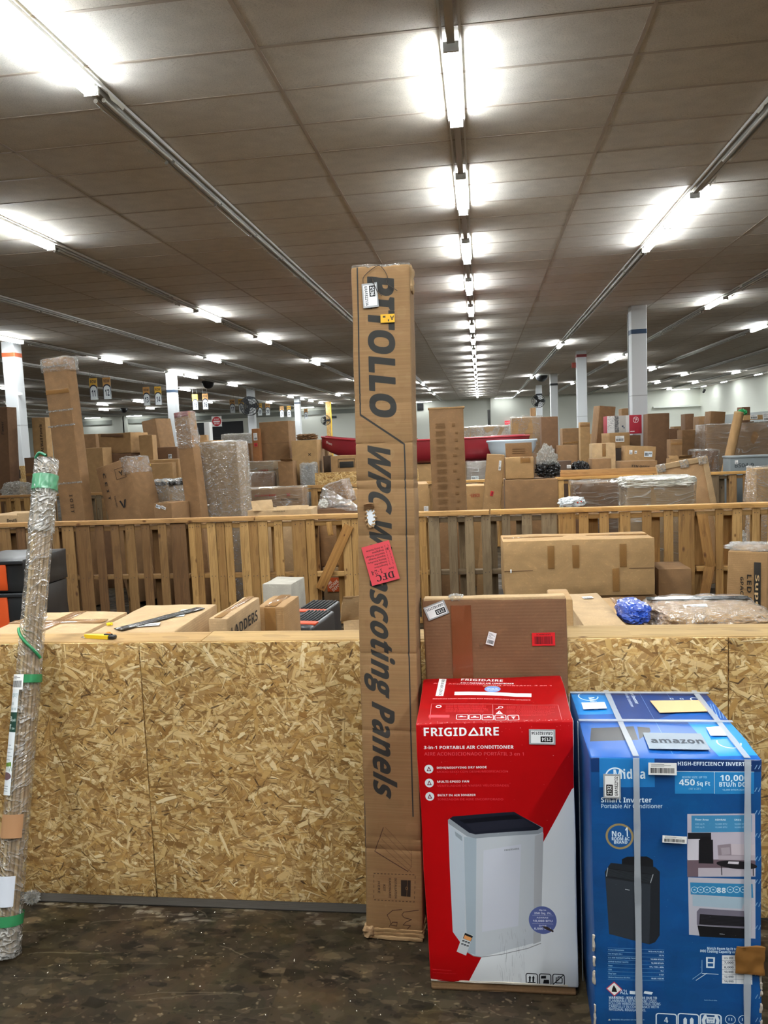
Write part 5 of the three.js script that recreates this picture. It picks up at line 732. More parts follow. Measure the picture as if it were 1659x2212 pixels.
// ---------------------------------------------------------------- red air conditioner box
{
  const fl = [-0.217, 0.872, -2.285], w = 0.476, d = 0.36, h = 0.85, y0 = 0.032;
  const g = thing('appliance_box', 'red and white FRIGIDAIRE portable air conditioner box on the floor', 'box', [0.014, y0, -2.285], 0.005);
  const warp = (v) => { const t = v.y / h; v.x *= 0.965 + 0.035 * t; v.y += (v.z / -d) * 0.026 * Math.max(0, t) * (t > 0.5 ? 1 : 0) + t * (v.x / w) * 0.014; v.x += (1 - t) * 0.006; };
  const C = (x, y, z) => { const v = V3(x, y, z); warp(v); return corner(g, v.x, v.y, v.z); };
  const W = 1024, H = 1792, q = sheet(C(-w / 2, h, 0), C(w / 2, h, 0).sub(C(-w / 2, h, 0)), C(-w / 2, 0, 0).sub(C(-w / 2, h, 0)), W, H);
  const front = tex(canvas(W, H, (c) => {
    const letter = (c2, s2, a2, b2, cap2, o2) => print(c2, s2, a2, b2, cap2 * 0.52, o2);
    const Z = (x, y) => q(890 + x / 4.366, 1540 + y / 4.366), Y = (x, y) => q(890 + x / 4.366, 1900 + y / 4.366);
    c.fillStyle = '#ae0005'; c.fillRect(0, 0, W, H);
    poly(c, [q(1241, 1706), q(1022, 2124), [Z(1600, 0)[0], H], [W, H], [W, q(1241, 1706)[1]]], '#e6e9eb'); poly(c, [q(1241, 1706), q(1022, 2120), [q(1022, 2120)[0] - 20, H], [W, H], [W, q(1241, 1706)[1] - 10]], '#e6e9eb');
    const wt = '#eceeee', dim = '#e0515a';
    letter(c, 'FRIGID', Z(103, 218), Z(527, 220), 52 * 2.1, { color: wt }); letter(c, 'IRE', Z(636, 222), Z(832, 222), 52 * 2.1, { color: wt }); line(c, [Z(542, 214), Z(584, 150), Z(626, 214), Z(542, 214)], 11, wt);
    letter(c, '3-in-1 PORTABLE AIR CONDITIONER', Z(116, 340), Z(967, 346), 42, { color: wt }); letter(c, 'AIRE ACONDICIONADO PORTÁTIL 3 en 1', Z(122, 400), Z(1075, 410), 40, { color: dim, weight: 'normal', bold: 2 });
    [[530, 'DEHUMIDIFYING DRY MODE', 718, 'MODO SECO CON DESHUMIDIFICACIÓN', 922], [662, 'MULTI-SPEED FAN', 555, 'VENTILADOR DE VARIAS VELOCIDADES', 934], [790, 'BUILT IN AIR IONIZER', 617, 'IONIZADOR DE AIRE INCORPORADO', 882]].forEach(([y, s, e, s2, e2], i) => { const x = 167 + i * 6, m = Z(x, y); c.fillStyle = '#dfe6e6'; c.beginPath(); c.arc(m[0], m[1], 30, 0, 7); c.fill(); c.strokeStyle = '#7a1f34'; c.lineWidth = 5; c.beginPath(); c.moveTo(m[0] - 12, m[1] + 12); c.lineTo(m[0], m[1] - 13); c.lineTo(m[0] + 12, m[1] + 12); c.closePath(); c.stroke(); letter(c, s, Z(x + 73, y - 2), Z(e, y - 2), 28, { color: wt }); letter(c, s2, Z(x + 75, y + 36), Z(e2, y + 38), 26, { color: dim, weight: 'normal', alpha: 0.9 }); });
    // printed picture of the unit
    const U = (list) => list.map(([x, y]) => (y > 1834 ? Y(x, y - 1572) : Z(x, y)));
    poly(c, U([[355, 1010], [400, 980], [980, 935], [1265, 1080], [1272, 1230], [1272, 2140], [700, 2300], [620, 2290], [560, 2255], [415, 2060]]), '#c2c7cc'); poly(c, U([[357, 1045], [500, 1160], [520, 1500], [540, 2230], [415, 2060], [380, 1500]]), '#b9c3cc'); poly(c, U([[510, 1170], [630, 1180], [640, 2280], [560, 2255], [530, 1700]]), '#a3b0ba'); poly(c, U([[1190, 1160], [1272, 1130], [1272, 2140], [1200, 2170]]), '#b4b6b9'); poly(c, U([[700, 1300], [1060, 1240], [1050, 2000], [700, 2060]]), '#c9ccd6');
    poly(c, U([[355, 1010], [400, 980], [980, 935], [1265, 1080], [1268, 1120], [1225, 1140], [620, 1186], [540, 1165], [360, 1045]]), '#8f959b'); poly(c, U([[372, 1000], [400, 978], [985, 934], [1250, 1078], [1215, 1105], [620, 1148], [560, 1132]]), '#1a1c28'); poly(c, U([[455, 1010], [1000, 960], [1070, 998], [520, 1046]]), '#0c0d16'); poly(c, U([[520, 1046], [1070, 998], [1190, 1070], [610, 1125]]), '#22232f'); poly(c, U([[422, 1118], [490, 1165], [494, 1212], [430, 1160]]), '#8f9aa2');
    letter(c, 'FRIGIDAIRE', Z(900, 1306), Z(1045, 1288), 20, { color: '#6f7378' });
    poly(c, U([[520, 1572 + 495 + 0], [612, 2092], [548, 2288], [455, 2250]]), '#c9cccd'); poly(c, U([[535, 2070], [612, 2100], [592, 2152], [516, 2122]]), '#1b1c20'); poly(c, U([[533, 2090], [604, 2118], [588, 2150], [522, 2122]]), '#e39a5c'); c.fillStyle = '#30343a'; for (let i = 0; i < 6; i++) { const m = Y(520 + (i % 3) * 26 - ((i / 3) | 0) * 10, 575 + (i % 3) * 9 + ((i / 3) | 0) * 30); c.fillRect(m[0] - 8, m[1] - 5, 16, 9); }
    line(c, U([[560, 2255], [620, 2290], [700, 2300], [900, 2270], [1150, 2210], [1272, 2160]]), 5, '#8e9092');
    { const m = Y(1285, 372), R = Y(1420, 372)[0] - m[0]; c.fillStyle = '#5c68a2'; c.beginPath(); c.ellipse(m[0], m[1], R, R, 0, 0, 7); c.fill(); for (const [s, y, a, b, hh] of [['Up to', 286, 1247, 1318, 20], ['250 Sq. Ft.', 318, 1200, 1372, 26], ['ASHRAE', 355, 1226, 1340, 18], ['10,000 BTU', 388, 1190, 1384, 26], ['DOE', 428, 1248, 1326, 18], ['6,500 BTU', 458, 1204, 1370, 26]]) letter(c, s, Y(a, y), Y(b, y), hh, { color: '#e6e8f2' }); for (const y of [328, 402]) line(c, [Y(1185, y), Y(1388, y + 4)], 2, '#c8cce4'); poly(c, [Y(1280, 425), Y(1330, 430), Y(1395, 468), Y(1390, 482), Y(1310, 452)], '#3d3230'); }
    for (const [x, kind] of [[1192, 0], [1322, 1], [1453, 2]]) { const b = [Y(x - 56, 874), Y(x + 56, 874), Y(x + 56, 980), Y(x - 56, 980)]; c.strokeStyle = '#15161c'; c.lineWidth = 6; c.beginPath(); c.roundRect(b[0][0], b[0][1], b[1][0] - b[0][0], b[2][1] - b[1][1], 14); c.stroke(); const T2 = (u, v) => Y(x + u, 926 + v); if (kind === 0) { for (const e of [-17, 17]) { poly(c, [T2(e - 14, -8), T2(e, -32), T2(e + 14, -8)], '#15161c'); line(c, [T2(e, -10), T2(e, 22)], 11, '#15161c'); } line(c, [T2(-36, 34), T2(36, 34)], 6, '#15161c'); } if (kind === 1) { poly(c, [T2(-38, -30), T2(10, -34), T2(10, -8), T2(-38, -6)], '#15161c'); poly(c, [T2(-10, 4), T2(40, 4), T2(44, 40), T2(-16, 40)], '#15161c'); } if (kind === 2) { line(c, [T2(-20, -20), T2(-20, 30), T2(38, 30), T2(38, -10), T2(20, -26), T2(-4, -26), T2(-4, 10)], 6, '#15161c'); line(c, [T2(-50, 46), T2(50, -46)], 6, '#15161c'); } }
    const r = rng(15); for (let i = 0; i < 70; i++) { const m = Y(850 + r() * 280, 450 + r() * 480); line(c, [m, [m[0] + (r() - 0.5) * 16, m[1] + 10 + r() * 90]], 1 + r() * 5, `rgba(110,112,116,${0.05 + r() * 0.16})`); } for (let i = 0; i < 60; i++) { c.fillStyle = `rgba(235,225,220,${0.3 + r() * 0.5})`; c.fillRect(r() * W, r() * r() * H * 0.5, 1 + r() * 5, 1 + r() * 4); }
    letter(c, 'Frigidaire 3-in-1 Portable Air Conditioner', Y(225, 850), Y(410, 858), 9, { color: '#e0515a' }); letter(c, 'Aire acondicionado portátil', Y(225, 880), Y(455, 888), 9, { color: '#d63a44' });
  }));
  const W2 = 1024, H2 = 768, q2 = sheet(C(-w / 2, h, -d), C(w / 2, h, -d).sub(C(-w / 2, h, -d)), C(-w / 2, h, 0).sub(C(-w / 2, h, -d)), W2, H2);
  const top = tex(canvas(W2, H2, (c) => {
    const Z = (x, y) => q2(880 + x / 4.366, 1270 + y / 4.366); c.fillStyle = '#980205'; c.fillRect(0, 0, W2, H2); const wt = '#f0ecec', dim = '#f08a8e';
    letter(c, 'FRIGIDAIRE', Z(495, 876), Z(900, 880), 40, { color: wt }); letter(c, '3-in-1 PORTABLE AIR CONDITIONER', Z(495, 902), Z(1000, 906), 22, { color: wt }); letter(c, 'AIRE ACONDICIONADO PORTÁTIL 3 en 1', Z(240, 908), Z(1365, 930), 14, { color: dim });
    { const m = Z(800, 955); c.fillStyle = '#7d9ad8'; c.beginPath(); c.ellipse(m[0], m[1], 58, 58, 0, 0, 7); c.fill(); letter(c, '250 Sq. Ft.', [m[0] - 40, m[1]], [m[0] + 40, m[1]], 14, { color: '#e8ecf6' }); letter(c, '10,000 BTU', [m[0] - 44, m[1] + 26], [m[0] + 44, m[1] + 26], 14, { color: '#e8ecf6' }); }
    poly(c, [Z(443, 980), Z(1168, 992), Z(1168, 1024), Z(440, 1012)], '#ece6e4'); poly(c, [Z(298, 864), Z(366, 866), Z(336, 1020), Z(262, 1018)], '#ece9e6'); letter(c, 'DO NOT SHIP BY AIR', Z(318, 1014), Z(350, 868), 22, { color: '#2a2224' });
    line(c, [Z(225, 1092), Z(1420, 1102), Z(1460, 1246)], 2, '#f2b4b6'); line(c, [Z(225, 1092), Z(215, 1240)], 2, '#f2b4b6'); line(c, [Z(805, 1100), Z(808, 1190)], 2, '#f2b4b6');
    const r = rng(3); for (let i = 0; i < 8; i++) { letter(c, 'xxxxx xx xxxxxxxx xxxxxx xxx', Z(360, 1106 + i * 9), Z(780 - r() * 80, 1108 + i * 9), 7, { color: '#ea6a70', weight: 'normal' }); letter(c, 'xxxxx xx xxxxxxxx xxxxxx xxx', Z(935, 1114 + i * 12), Z(1400 - r() * 90, 1118 + i * 12), 7, { color: '#ea6a70', weight: 'normal' }); }
    letter(c, 'IMPORTANT SAFETY INSTRUCTIONS READ BEFORE OPERATING THIS APPLIANCE', Z(235, 1048), Z(1160, 1056), 14, { color: '#f29a9e' });
    { const m = Z(294, 1116); c.strokeStyle = wt; c.lineWidth = 8; c.beginPath(); c.arc(m[0], m[1], 17, 0, 7); c.stroke(); } { const m = Z(880, 1124); c.lineWidth = 6; c.beginPath(); c.arc(m[0], m[1], 14, 0, 7); c.stroke(); line(c, [[m[0] - 12, m[1] + 10], [m[0] - 32, m[1] + 28]], 7, wt); } poly(c, [Z(835, 1182), Z(868, 1154), Z(902, 1184)], wt); line(c, [Z(868, 1162), Z(868, 1174)], 5, '#d8141b');
    [520, 638, 760, 880, 1002].forEach((x, i) => { const a = Z(x - 54, 1196), b = Z(x + 54, 1240); c.strokeStyle = wt; c.lineWidth = 5; c.beginPath(); c.roundRect(a[0], a[1], b[0] - a[0], b[1] - a[1], 10); c.stroke(); const m = Z(x, 1218); c.fillStyle = wt; if (i === 4) { poly(c, [[m[0] - 16, m[1] - 18], [m[0] + 16, m[1] - 18], [m[0], m[1] + 8]], wt); c.fillRect(m[0] - 3, m[1], 6, 20); } else { c.fillRect(m[0] - 26, m[1] - 6 + (i % 2) * 4, 52, 9); c.fillRect(m[0] - 4 + (i - 2) * 6, m[1] - 20, 18, 20); } });
    poly(c, [Z(205, 1196), Z(400, 1200), Z(398, 1226), Z(202, 1222)], '#e2474e'); for (let i = 0; i < 90; i++) { c.fillStyle = `rgba(245,228,226,${0.3 + r() * 0.6})`; c.fillRect(r() * W2, H2 - 3 - r() * r() * 30, 2 + r() * 12, 1 + r() * 3); }
  }));
  const sideW = std({ color: 0xd2d4d6, roughness: 0.55 }), sideR = std({ color: 0xbe1016, roughness: 0.5 });
  part('body', softBox(w, h, d, { r: 0.006, n: 8, amp: 0.0025, freq: 4, seed: 22, groups: true, norm: [2, 4], shape: warp }), [sideW, sideR, phys({ map: top, roughness: 0.55, specularIntensity: 0.4 }), card(T.brown), phys({ map: front, roughness: 0.5, specularIntensity: 0.5 }), sideR], g);
  part('cardboard_tray', softBox(w * 0.945, 0.045, d * 0.97, { r: 0.006, n: 6, amp: 0.003, freq: 12, seed: 2 }), card(T.brown), g, [0.006, -y0, -0.006]);
  part('worn_edge', softBox(w * 0.95, 0.006, 0.004, { r: 0.001, n: 12, amp: 0.002, freq: 40, seed: 5 }), card(0xd8cdbd), g, [0.005, 0.003, 0.001]);
  const lp = hit(g, 1171, 1591); sticker('lot_sticker', g, 0.078, 0.047, lotTag('GRA1822134', '2134'), [lp.x, lp.y, 0.003], [0, 0, Math.PI - 0.01]);
  const onTop = (px, py) => { const p = onY(px, py, 0.888); return localOf(g, p); };
  const bp = onTop(1090, 1473.5); sticker('brown_paper_patch', g, 0.15, 0.075, plain(0xc3a06c, 0.8), [bp.x, 0.868, -d + 0.045], [-Math.PI / 2 - 0.05, 0, 0], 0.0015);
  const hz = onTop(1177, 1515); sticker('hazard_label', g, 0.075, 0.055, std({ roughness: 0.5, map: tex(canvas(128, 96, (c) => { c.fillStyle = '#eeecea'; c.fillRect(0, 0, 128, 96); c.strokeStyle = '#c43a3e'; c.lineWidth = 4; c.save(); c.translate(40, 40); c.rotate(Math.PI / 4); c.strokeRect(-20, -20, 40, 40); c.restore(); poly(c, [[32, 52], [40, 24], [50, 52]], '#222'); letter(c, 'A2L', [72, 52], [112, 52], 22, { color: '#333' }); c.fillStyle = '#666'; c.fillRect(10, 78, 108, 5); })) }), [hz.x, 0.86, hz.z], [-Math.PI / 2 - 0.05, 0, 0]);
}

// ---------------------------------------------------------------- blue air conditioner box
{
  const w = 0.45, d = 0.55, h = 0.853, g = thing('appliance_box', 'blue Midea Smart Inverter air conditioner box with clear plastic straps', 'box', [0.4985, 0, -2.1], -0.012);
  const C = (x, y, z) => corner(g, x, y, z), W = 1024, H = 1944;
  const q = sheet(C(-w / 2, h, 0), C(w / 2, h, 0).sub(C(-w / 2, h, 0)), C(-w / 2, 0, 0).sub(C(-w / 2, h, 0)), W, H);
  const front = tex(canvas(W, H, (c) => {
    const letter = (c2, s2, a2, b2, cap2, o2) => print(c2, s2, a2, b2, cap2 * 0.52, o2);
    const Z = (x, y) => q(1240 + x / 3.9594, 1620 + y / 3.9594), Y = (x, y) => q(1240 + x / 3.9594, 1900 + y / 3.9594), wt = '#dfe8f0', dim = '#9fc0da', r = rng(9);
    c.fillStyle = '#0d4a86'; c.fillRect(0, 0, W, H); for (let i = 0; i < 300; i++) { c.fillStyle = `rgba(${r() < 0.5 ? '20,110,180' : '4,30,70'},${r() * 0.07})`; c.beginPath(); c.ellipse(r() * W, r() * H, 30 + r() * 160, 20 + r() * 120, 0, 0, 7); c.fill(); }
    poly(c, [Z(140, 60), Z(1610, 70), Z(1612, 190), Z(140, 190)], '#0b2f62'); const rect = (a, b, col) => poly(c, [Z(a[0], a[1]), Z(b[0], a[1]), Z(b[0], b[1]), Z(a[0], b[1])], col);
    rect([216, 62], [690, 318], '#1f74b6'); rect([862, 190], [1200, 376], '#2480bd'); rect([1204, 190], [1540, 380], '#2480bd'); line(c, [Z(874, 186), Z(1540, 190)], 3, wt); line(c, [Z(1200, 190), Z(1200, 376)], 3, wt);
    letter(c, 'Midea', Z(330, 248), Z(616, 248), 118, { color: wt }); c.strokeStyle = wt; c.lineWidth = 9; c.beginPath(); { const m = Z(352, 232); c.arc(m[0], m[1], 58, Math.PI * 0.9, Math.PI * 1.9); c.stroke(); }
    letter(c, 'HIGH-EFFICIENCY INVERTER', Z(886, 136), Z(1520, 138), 46, { color: wt }); letter(c, 'ROOM SIZE: UP TO', Z(925, 244), Z(1137, 244), 26, { color: dim }); letter(c, '450', Z(898, 304), Z(1036, 304), 74, { color: wt }); letter(c, 'Sq Ft', Z(1048, 306), Z(1166, 306), 50, { color: wt }); letter(c, "(18' x 25')", Z(980, 342), Z(1085, 342), 24, { color: dim });
    letter(c, '10,000', Z(1246, 266), Z(1500, 268), 72, { color: wt }); letter(c, 'BTU/h DOE', Z(1238, 316), Z(1505, 318), 56, { color: wt }); letter(c, '12,000 BTU/h ASHRAE', Z(1268, 350), Z(1500, 352), 20, { color: dim });
    letter(c, 'Smart Inverter', Z(226, 446), Z(664, 448), 62, { color: wt }); letter(c, 'Portable Air Conditioner', Z(226, 494), Z(756, 497), 50, { color: wt, weight: 'normal' });
    { const m = Z(385, 735), R = Z(505, 735)[0] - m[0]; c.fillStyle = '#9a8458'; c.beginPath(); c.arc(...m, R, 0, 7); c.fill(); c.fillStyle = '#16508c'; c.beginPath(); c.arc(...m, R * 0.84, 0, 7); c.fill(); letter(c, 'No.', Z(315, 736), Z(422, 736), 70, { color: wt }); letter(c, '1', Z(432, 736), Z(466, 736), 118, { color: wt }); letter(c, 'ROOM AC', Z(316, 768), Z(472, 768), 40, { color: wt }); letter(c, 'BRAND', Z(336, 797), Z(454, 797), 40, { color: wt }); }
    // printed picture of the black unit
    const U = (l) => l.map(([x, y]) => Z(x, y)); poly(c, U([[405, 930], [450, 908], [620, 908], [672, 940], [675, 1010], [405, 975]]), '#15181d'); poly(c, U([[260, 1040], [310, 962], [690, 1000], [730, 1040], [728, 1580], [690, 1640], [640, 1660], [298, 1576], [272, 1140]]), '#20242a'); poly(c, U([[265, 1090], [650, 1146], [640, 1658], [298, 1575]]), '#2f353d'); poly(c, U([[285, 1005], [672, 1060], [650, 1130], [275, 1078]]), '#11151a'); for (let i = 0; i < 7; i++) line(c, U([[290 - i * 1, 1016 + i * 9], [664 - i * 3, 1070 + i * 9]]), 3, '#3a4148'); line(c, U([[285, 1006], [274, 1076]]), 5, '#a8adb0'); line(c, U([[672, 1062], [650, 1130]]), 5, '#a8adb0'); letter(c, 'Midea', Z(432, 1190), Z(470, 1196), 14, { color: '#c8ccd0' });
    // printed room picture
    rect([966, 548], [1550, 1085], '#bcb4c0'); rect([966, 940], [1550, 1085], '#6d5a62'); rect([1060, 1010], [1550, 1085], '#b9b0b8'); rect([970, 710], [1170, 770], '#1b1c22'); rect([970, 764], [1075, 945], '#cfcad2'); poly(c, U([[1066, 770], [1186, 770], [1190, 975], [1064, 972]]), '#14151a'); poly(c, U([[1080, 742], [1170, 742], [1172, 780], [1076, 780]]), '#101116'); poly(c, U([[1225, 818], [1330, 806], [1545, 812], [1550, 950], [1235, 945]]), '#8d8087'); poly(c, U([[1340, 806], [1545, 812], [1548, 905], [1345, 900]]), '#c4b8be'); poly(c, U([[1255, 840], [1330, 835], [1336, 895], [1262, 902]]), '#a69aa2'); poly(c, U([[1230, 905], [1550, 905], [1550, 945], [1235, 940]]), '#b0a4ac'); { const m = Z(1390, 985); c.fillStyle = '#1b191e'; c.beginPath(); c.ellipse(m[0], m[1], 120, 26, 0.06, 0, 7); c.fill(); } line(c, U([[1258, 985], [1262, 1070]]), 5, '#1b191e'); line(c, U([[1530, 990], [1532, 1075]]), 5, '#1b191e'); poly(c, U([[1320, 955], [1410, 958], [1405, 980], [1312, 975]]), '#d4ccd2');
    rect([1002, 562], [1520, 706], '#3f87b4'); letter(c, 'Floor Area', Z(1030, 604), Z(1150, 606), 22, { color: wt }); letter(c, 'ASHRAE', Z(1204, 606), Z(1298, 608), 22, { color: wt }); letter(c, 'SACC', Z(1370, 608), Z(1432, 610), 22, { color: wt }); for (const [y, s] of [[640, '450 sq.ft'], [668, '550 sq.ft']]) { letter(c, s, Z(1034, y), Z(1114, y), 18, { color: dim }); letter(c, '12,000 BTU', Z(1204, y + 2), Z(1310, y + 2), 18, { color: dim }); letter(c, '10,000 BTU', Z(1370, y + 4), Z(1470, y + 4), 18, { color: dim }); }
    const V = (l) => l.map(([x, y]) => Y(x, y)); poly(c, V([[972, -20], [1550, 0], [1550, 508], [978, 466]]), '#b9b6c0'); poly(c, V([[990, 24], [1525, 40], [1532, 158], [995, 124]]), '#2f7fae'); poly(c, V([[1010, 130], [1470, 160], [1430, 250], [1010, 220]]), '#9fb4c2'); letter(c, '88', Y(1216, 110), Y(1298, 114), 64, { color: wt }); for (const x of [1027, 1080, 1134, 1188, 1333, 1388, 1445]) { const m = Y(x, 86); c.strokeStyle = wt; c.lineWidth = 3; c.beginPath(); c.arc(m[0], m[1], 19, 0, 7); c.stroke(); c.fillStyle = wt; c.fillRect(m[0] - 6, m[1] - 3, 12, 6); } poly(c, V([[1045, 270], [1070, 240], [1450, 268], [1485, 300], [1490, 420], [1045, 380]]), '#6f6a78'); poly(c, V([[1072, 290], [1460, 318], [1452, 400], [1065, 375]]), '#14141a'); for (let i = 0; i < 6; i++) line(c, V([[1078, 302 + i * 12], [1450, 328 + i * 12]]), 2, '#34343c'); poly(c, V([[1050, 385], [1490, 420], [1470, 505], [1070, 482]]), '#101116'); letter(c, 'Midea', Y(1240, 464), Y(1285, 468), 12, { color: '#b9bcc2' });
    // lower text
    for (let i = 0; i < 9; i++) { const y = 588 + i * 33; line(c, [Y(286, y), Y(768, y + 10)], 2, '#6f9cc2'); } ['Product Dimensions', 'Net Weight (lb.)', 'U.S. DOE Standard Cooling Capacity', 'ASHRAE Nominal Capacity', 'Power', 'CEER', 'Plug Type', 'Window Dimensions Min/Max'].forEach((s, i) => { letter(c, s, Y(290, 610 + i * 33), Y(290 + s.length * 7.5, 612 + i * 33), 17, { color: dim }); letter(c, ['18.2 x 16.7 x 32.5', '72.76', '10,000 BTU/h', '12,000 BTU/h', '1Ph, 115V~, 60Hz', '14.1', '5-15P', '19.05 / 63.96'][i], Y([632, 722, 650, 655, 640, 735, 725, 655][i], 618 + i * 33), Y(764, 620 + i * 33), 18, { color: wt }); });
    { const m = Y(340, 934); c.save(); c.translate(...m); c.rotate(Math.PI / 4); c.fillStyle = '#ecebe8'; c.fillRect(-34, -34, 68, 68); c.strokeStyle = '#c03a52'; c.lineWidth = 6; c.strokeRect(-34, -34, 68, 68); c.restore(); poly(c, [[m[0] - 16, m[1] + 20], [m[0] - 12, m[1] - 4], [m[0] - 2, m[1] - 26], [m[0] + 12, m[1] - 2], [m[0] + 17, m[1] + 20]], '#18181a'); letter(c, 'A2L', Y(390, 976), Y(460, 978), 58, { color: wt, weight: 'normal' }); poly(c, V([[472, 948], [520, 952], [520, 980], [472, 976]]), wt); poly(c, V([[600, 950], [672, 962], [660, 984], [590, 972]]), wt); }
    ['WARNING - RISK OF FIRE DUE TO', 'FLAMMABLE REFRIGERANT USED.', 'FOLLOW HANDLING INSTRUCTIONS', 'CAREFULLY IN COMPLIANCE WITH', 'NATIONAL REGULATIONS.'].forEach((s, i) => letter(c, s, Y(294, 1017 + i * 25), Y([708, 710, 738, 724, 614][i], 1024 + i * 26), 34, { color: wt, weight: i ? 'normal' : 'bold' })); letter(c, 'WARNING: this product can expose you to', Y(320, 1200), Y(600, 1205), 18, { color: dim }); poly(c, V([[288, 1202], [298, 1186], [310, 1202]]), '#d8c8a0');
    letter(c, 'Match Room Sq Ft to', Y(1132, 594), Y(1392, 606), 34, { color: wt }); letter(c, 'DOE Cooling Capacity on', Y(1072, 616), Y(1382, 632), 34, { color: wt }); poly(c, V([[1124, 658], [1202, 662], [1198, 756], [1126, 752]]), wt); poly(c, V([[1140, 672], [1186, 674], [1186, 704], [1140, 702]]), '#14508c'); poly(c, V([[1140, 714], [1186, 716], [1186, 742], [1140, 740]]), '#14508c'); line(c, V([[1090, 685], [1090, 790], [1010, 850]]), 3, dim); line(c, V([[1090, 800], [1230, 810]]), 4, wt); line(c, V([[1130, 800], [1040, 860]]), 4, wt);
    poly(c, V([[1262, 646], [1520, 652], [1522, 898], [1262, 888]]), '#dfe0e2'); ['U.S. DOE', '7,000', '8,000', '10,000', '12,000', '14,000'].forEach((s, i) => { letter(c, s, Y(1280, 678 + i * 40), Y(1362, 680 + i * 40), 26, { color: '#2b3a4c' }); if (i) line(c, V([[1262, 650 + i * 40], [1520, 656 + i * 40]]), 2, '#6b7686'); }); line(c, V([[1382, 650], [1382, 890]]), 2, '#6b7686');
    for (const [x, k] of [[788, 0], [976, 1], [1165, 2]]) { const a = Y(x - 88, 1146), b = Y(x + 88, 1340); c.strokeStyle = wt; c.lineWidth = 8; c.beginPath(); c.roundRect(a[0], a[1], b[0] - a[0], b[1] - a[1], 16); c.stroke(); const T2 = (u, v) => Y(x + u, 1200 + v); if (k === 0) letter(c, '4', T2(-18, 28), T2(18, 28), 76, { color: wt }); if (k === 1) for (const e of [-28, 28]) { poly(c, [T2(e - 18, 0), T2(e, -22), T2(e + 18, 0)], wt); line(c, [T2(e, 0), T2(e, 60)], 22, wt); } if (k === 2) { poly(c, [T2(-38, -28), T2(38, -28), T2(34, 28), T2(-34, 28)], wt); letter(c, 'TEAM', T2(-24, -4), T2(24, -4), 22, { color: '#14508c' }); letter(c, 'LIFT', T2(-20, 20), T2(20, 20), 22, { color: '#14508c' }); for (const e of [-1, 1]) { line(c, [T2(e * 46, -34), T2(e * 62, 0), T2(e * 54, 40)], 20, wt); } } }
    for (const [x, y] of [[1332, 1194], [1446, 1196]]) { const m = Y(x, y); c.strokeStyle = wt; c.lineWidth = 4; c.beginPath(); c.arc(m[0], m[1], 30, 0, 7); c.stroke(); line(c, [[m[0] - 8, m[1] - 10], [m[0] - 8, m[1] + 4]], 5, wt); line(c, [[m[0] + 8, m[1] - 10], [m[0] + 8, m[1] + 4]], 5, wt); } letter(c, 'Made in China for Midea', Y(1110, 1034), Y(1220, 1038), 14, { color: dim });
    for (let i = 0; i < 12; i++) { const y = 150 + i * 196; for (const e of [0, 30]) line(c, [Z(1548 + e, y + 14), Z(1566 + e, y - 18)], 5, '#7f9fc0'); }
    for (let i = 0; i < 120; i++) { c.fillStyle = `rgba(200,215,228,${0.1 + r() * 0.35})`; c.fillRect(r() * W, r() * H, 1 + r() * 4, 1 + r() * 3); }
  }));
  const W2 = 1024, H2 = 1024, q2 = sheet(C(-w / 2, h, -d), C(w / 2, h, -d).sub(C(-w / 2, h, -d)), C(-w / 2, h, 0).sub(C(-w / 2, h, -d)), W2, H2);
  const top = tex(canvas(W2, H2, (c) => {
    const Z = (x, y) => q2(1220 + x / 3.779, 1460 + y / 3.779), U = (l) => l.map(([x, y]) => Z(x, y)), wt = '#dfe9f2'; c.fillStyle = '#1458a8'; c.fillRect(0, 0, W2, H2);
    poly(c, U([[30, 115], [340, 110], [440, 305], [105, 315]]), '#1d82cc'); poly(c, U([[360, 105], [1130, 95], [1200, 190], [700, 380], [460, 360]]), '#123c7c'); poly(c, U([[1000, 380], [1370, 370], [1590, 650], [1260, 655]]), '#2790dd'); poly(c, U([[215, 430], [560, 418], [600, 525], [205, 540]]), '#35383c'); poly(c, U([[590, 420], [690, 430], [700, 460], [610, 520]]), '#17191c');
    letter(c, 'Midea', Z(185, 170), Z(235, 275), 46, { color: wt }); c.strokeStyle = wt; c.lineWidth = 9; { const m = Z(186, 168); c.beginPath(); c.arc(m[0], m[1], 72, 0, Math.PI * 1.3); c.stroke(); } letter(c, 'Smart Inverter', Z(512, 112), Z(575, 228), 26, { color: wt }); letter(c, 'Portable Air Conditioner', Z(470, 114), Z(540, 254), 22, { color: wt, weight: 'normal' });
    for (let i = 0; i < 7; i++) line(c, U([[1150 + (i % 2) * 6 + i * 28, 220 + i * 4], [1200 + i * 24, 330 + i * 4]]), 4, '#a9c6e2'); { const m = Z(1056, 186); c.strokeStyle = wt; c.lineWidth = 9; c.beginPath(); c.arc(m[0], m[1], 28, 0.4, 5.6); c.stroke(); } { const m = Z(1340, 545); c.beginPath(); c.arc(m[0], m[1], 70, 0.2, 3.6); c.stroke(); }
    line(c, U([[600, 130], [740, 380], [880, 630]]), 2, '#8fb2da'); line(c, U([[795, 98], [900, 235]]), 2, '#8fb2da'); for (const [x, y] of [[840, 130], [868, 182], [950, 182], [905, 130]]) { const m = Z(x, y); c.strokeStyle = wt; c.lineWidth = 5; c.strokeRect(m[0] - 10, m[1] - 10, 20, 20); }
  }));
  const blue = std({ color: 0x0d4a86, roughness: 0.5 });
  part('body', softBox(w, h, d, { r: 0.006, n: 8, amp: 0.003, freq: 3, seed: 33, groups: true, norm: [2, 4] }), [blue, blue, phys({ map: top, roughness: 0.4, clearcoat: 0.12, clearcoatRoughness: 0.3 }), card(T.brown), phys({ map: front, roughness: 0.4, clearcoat: 0.2, clearcoatRoughness: 0.3 }), blue], g);
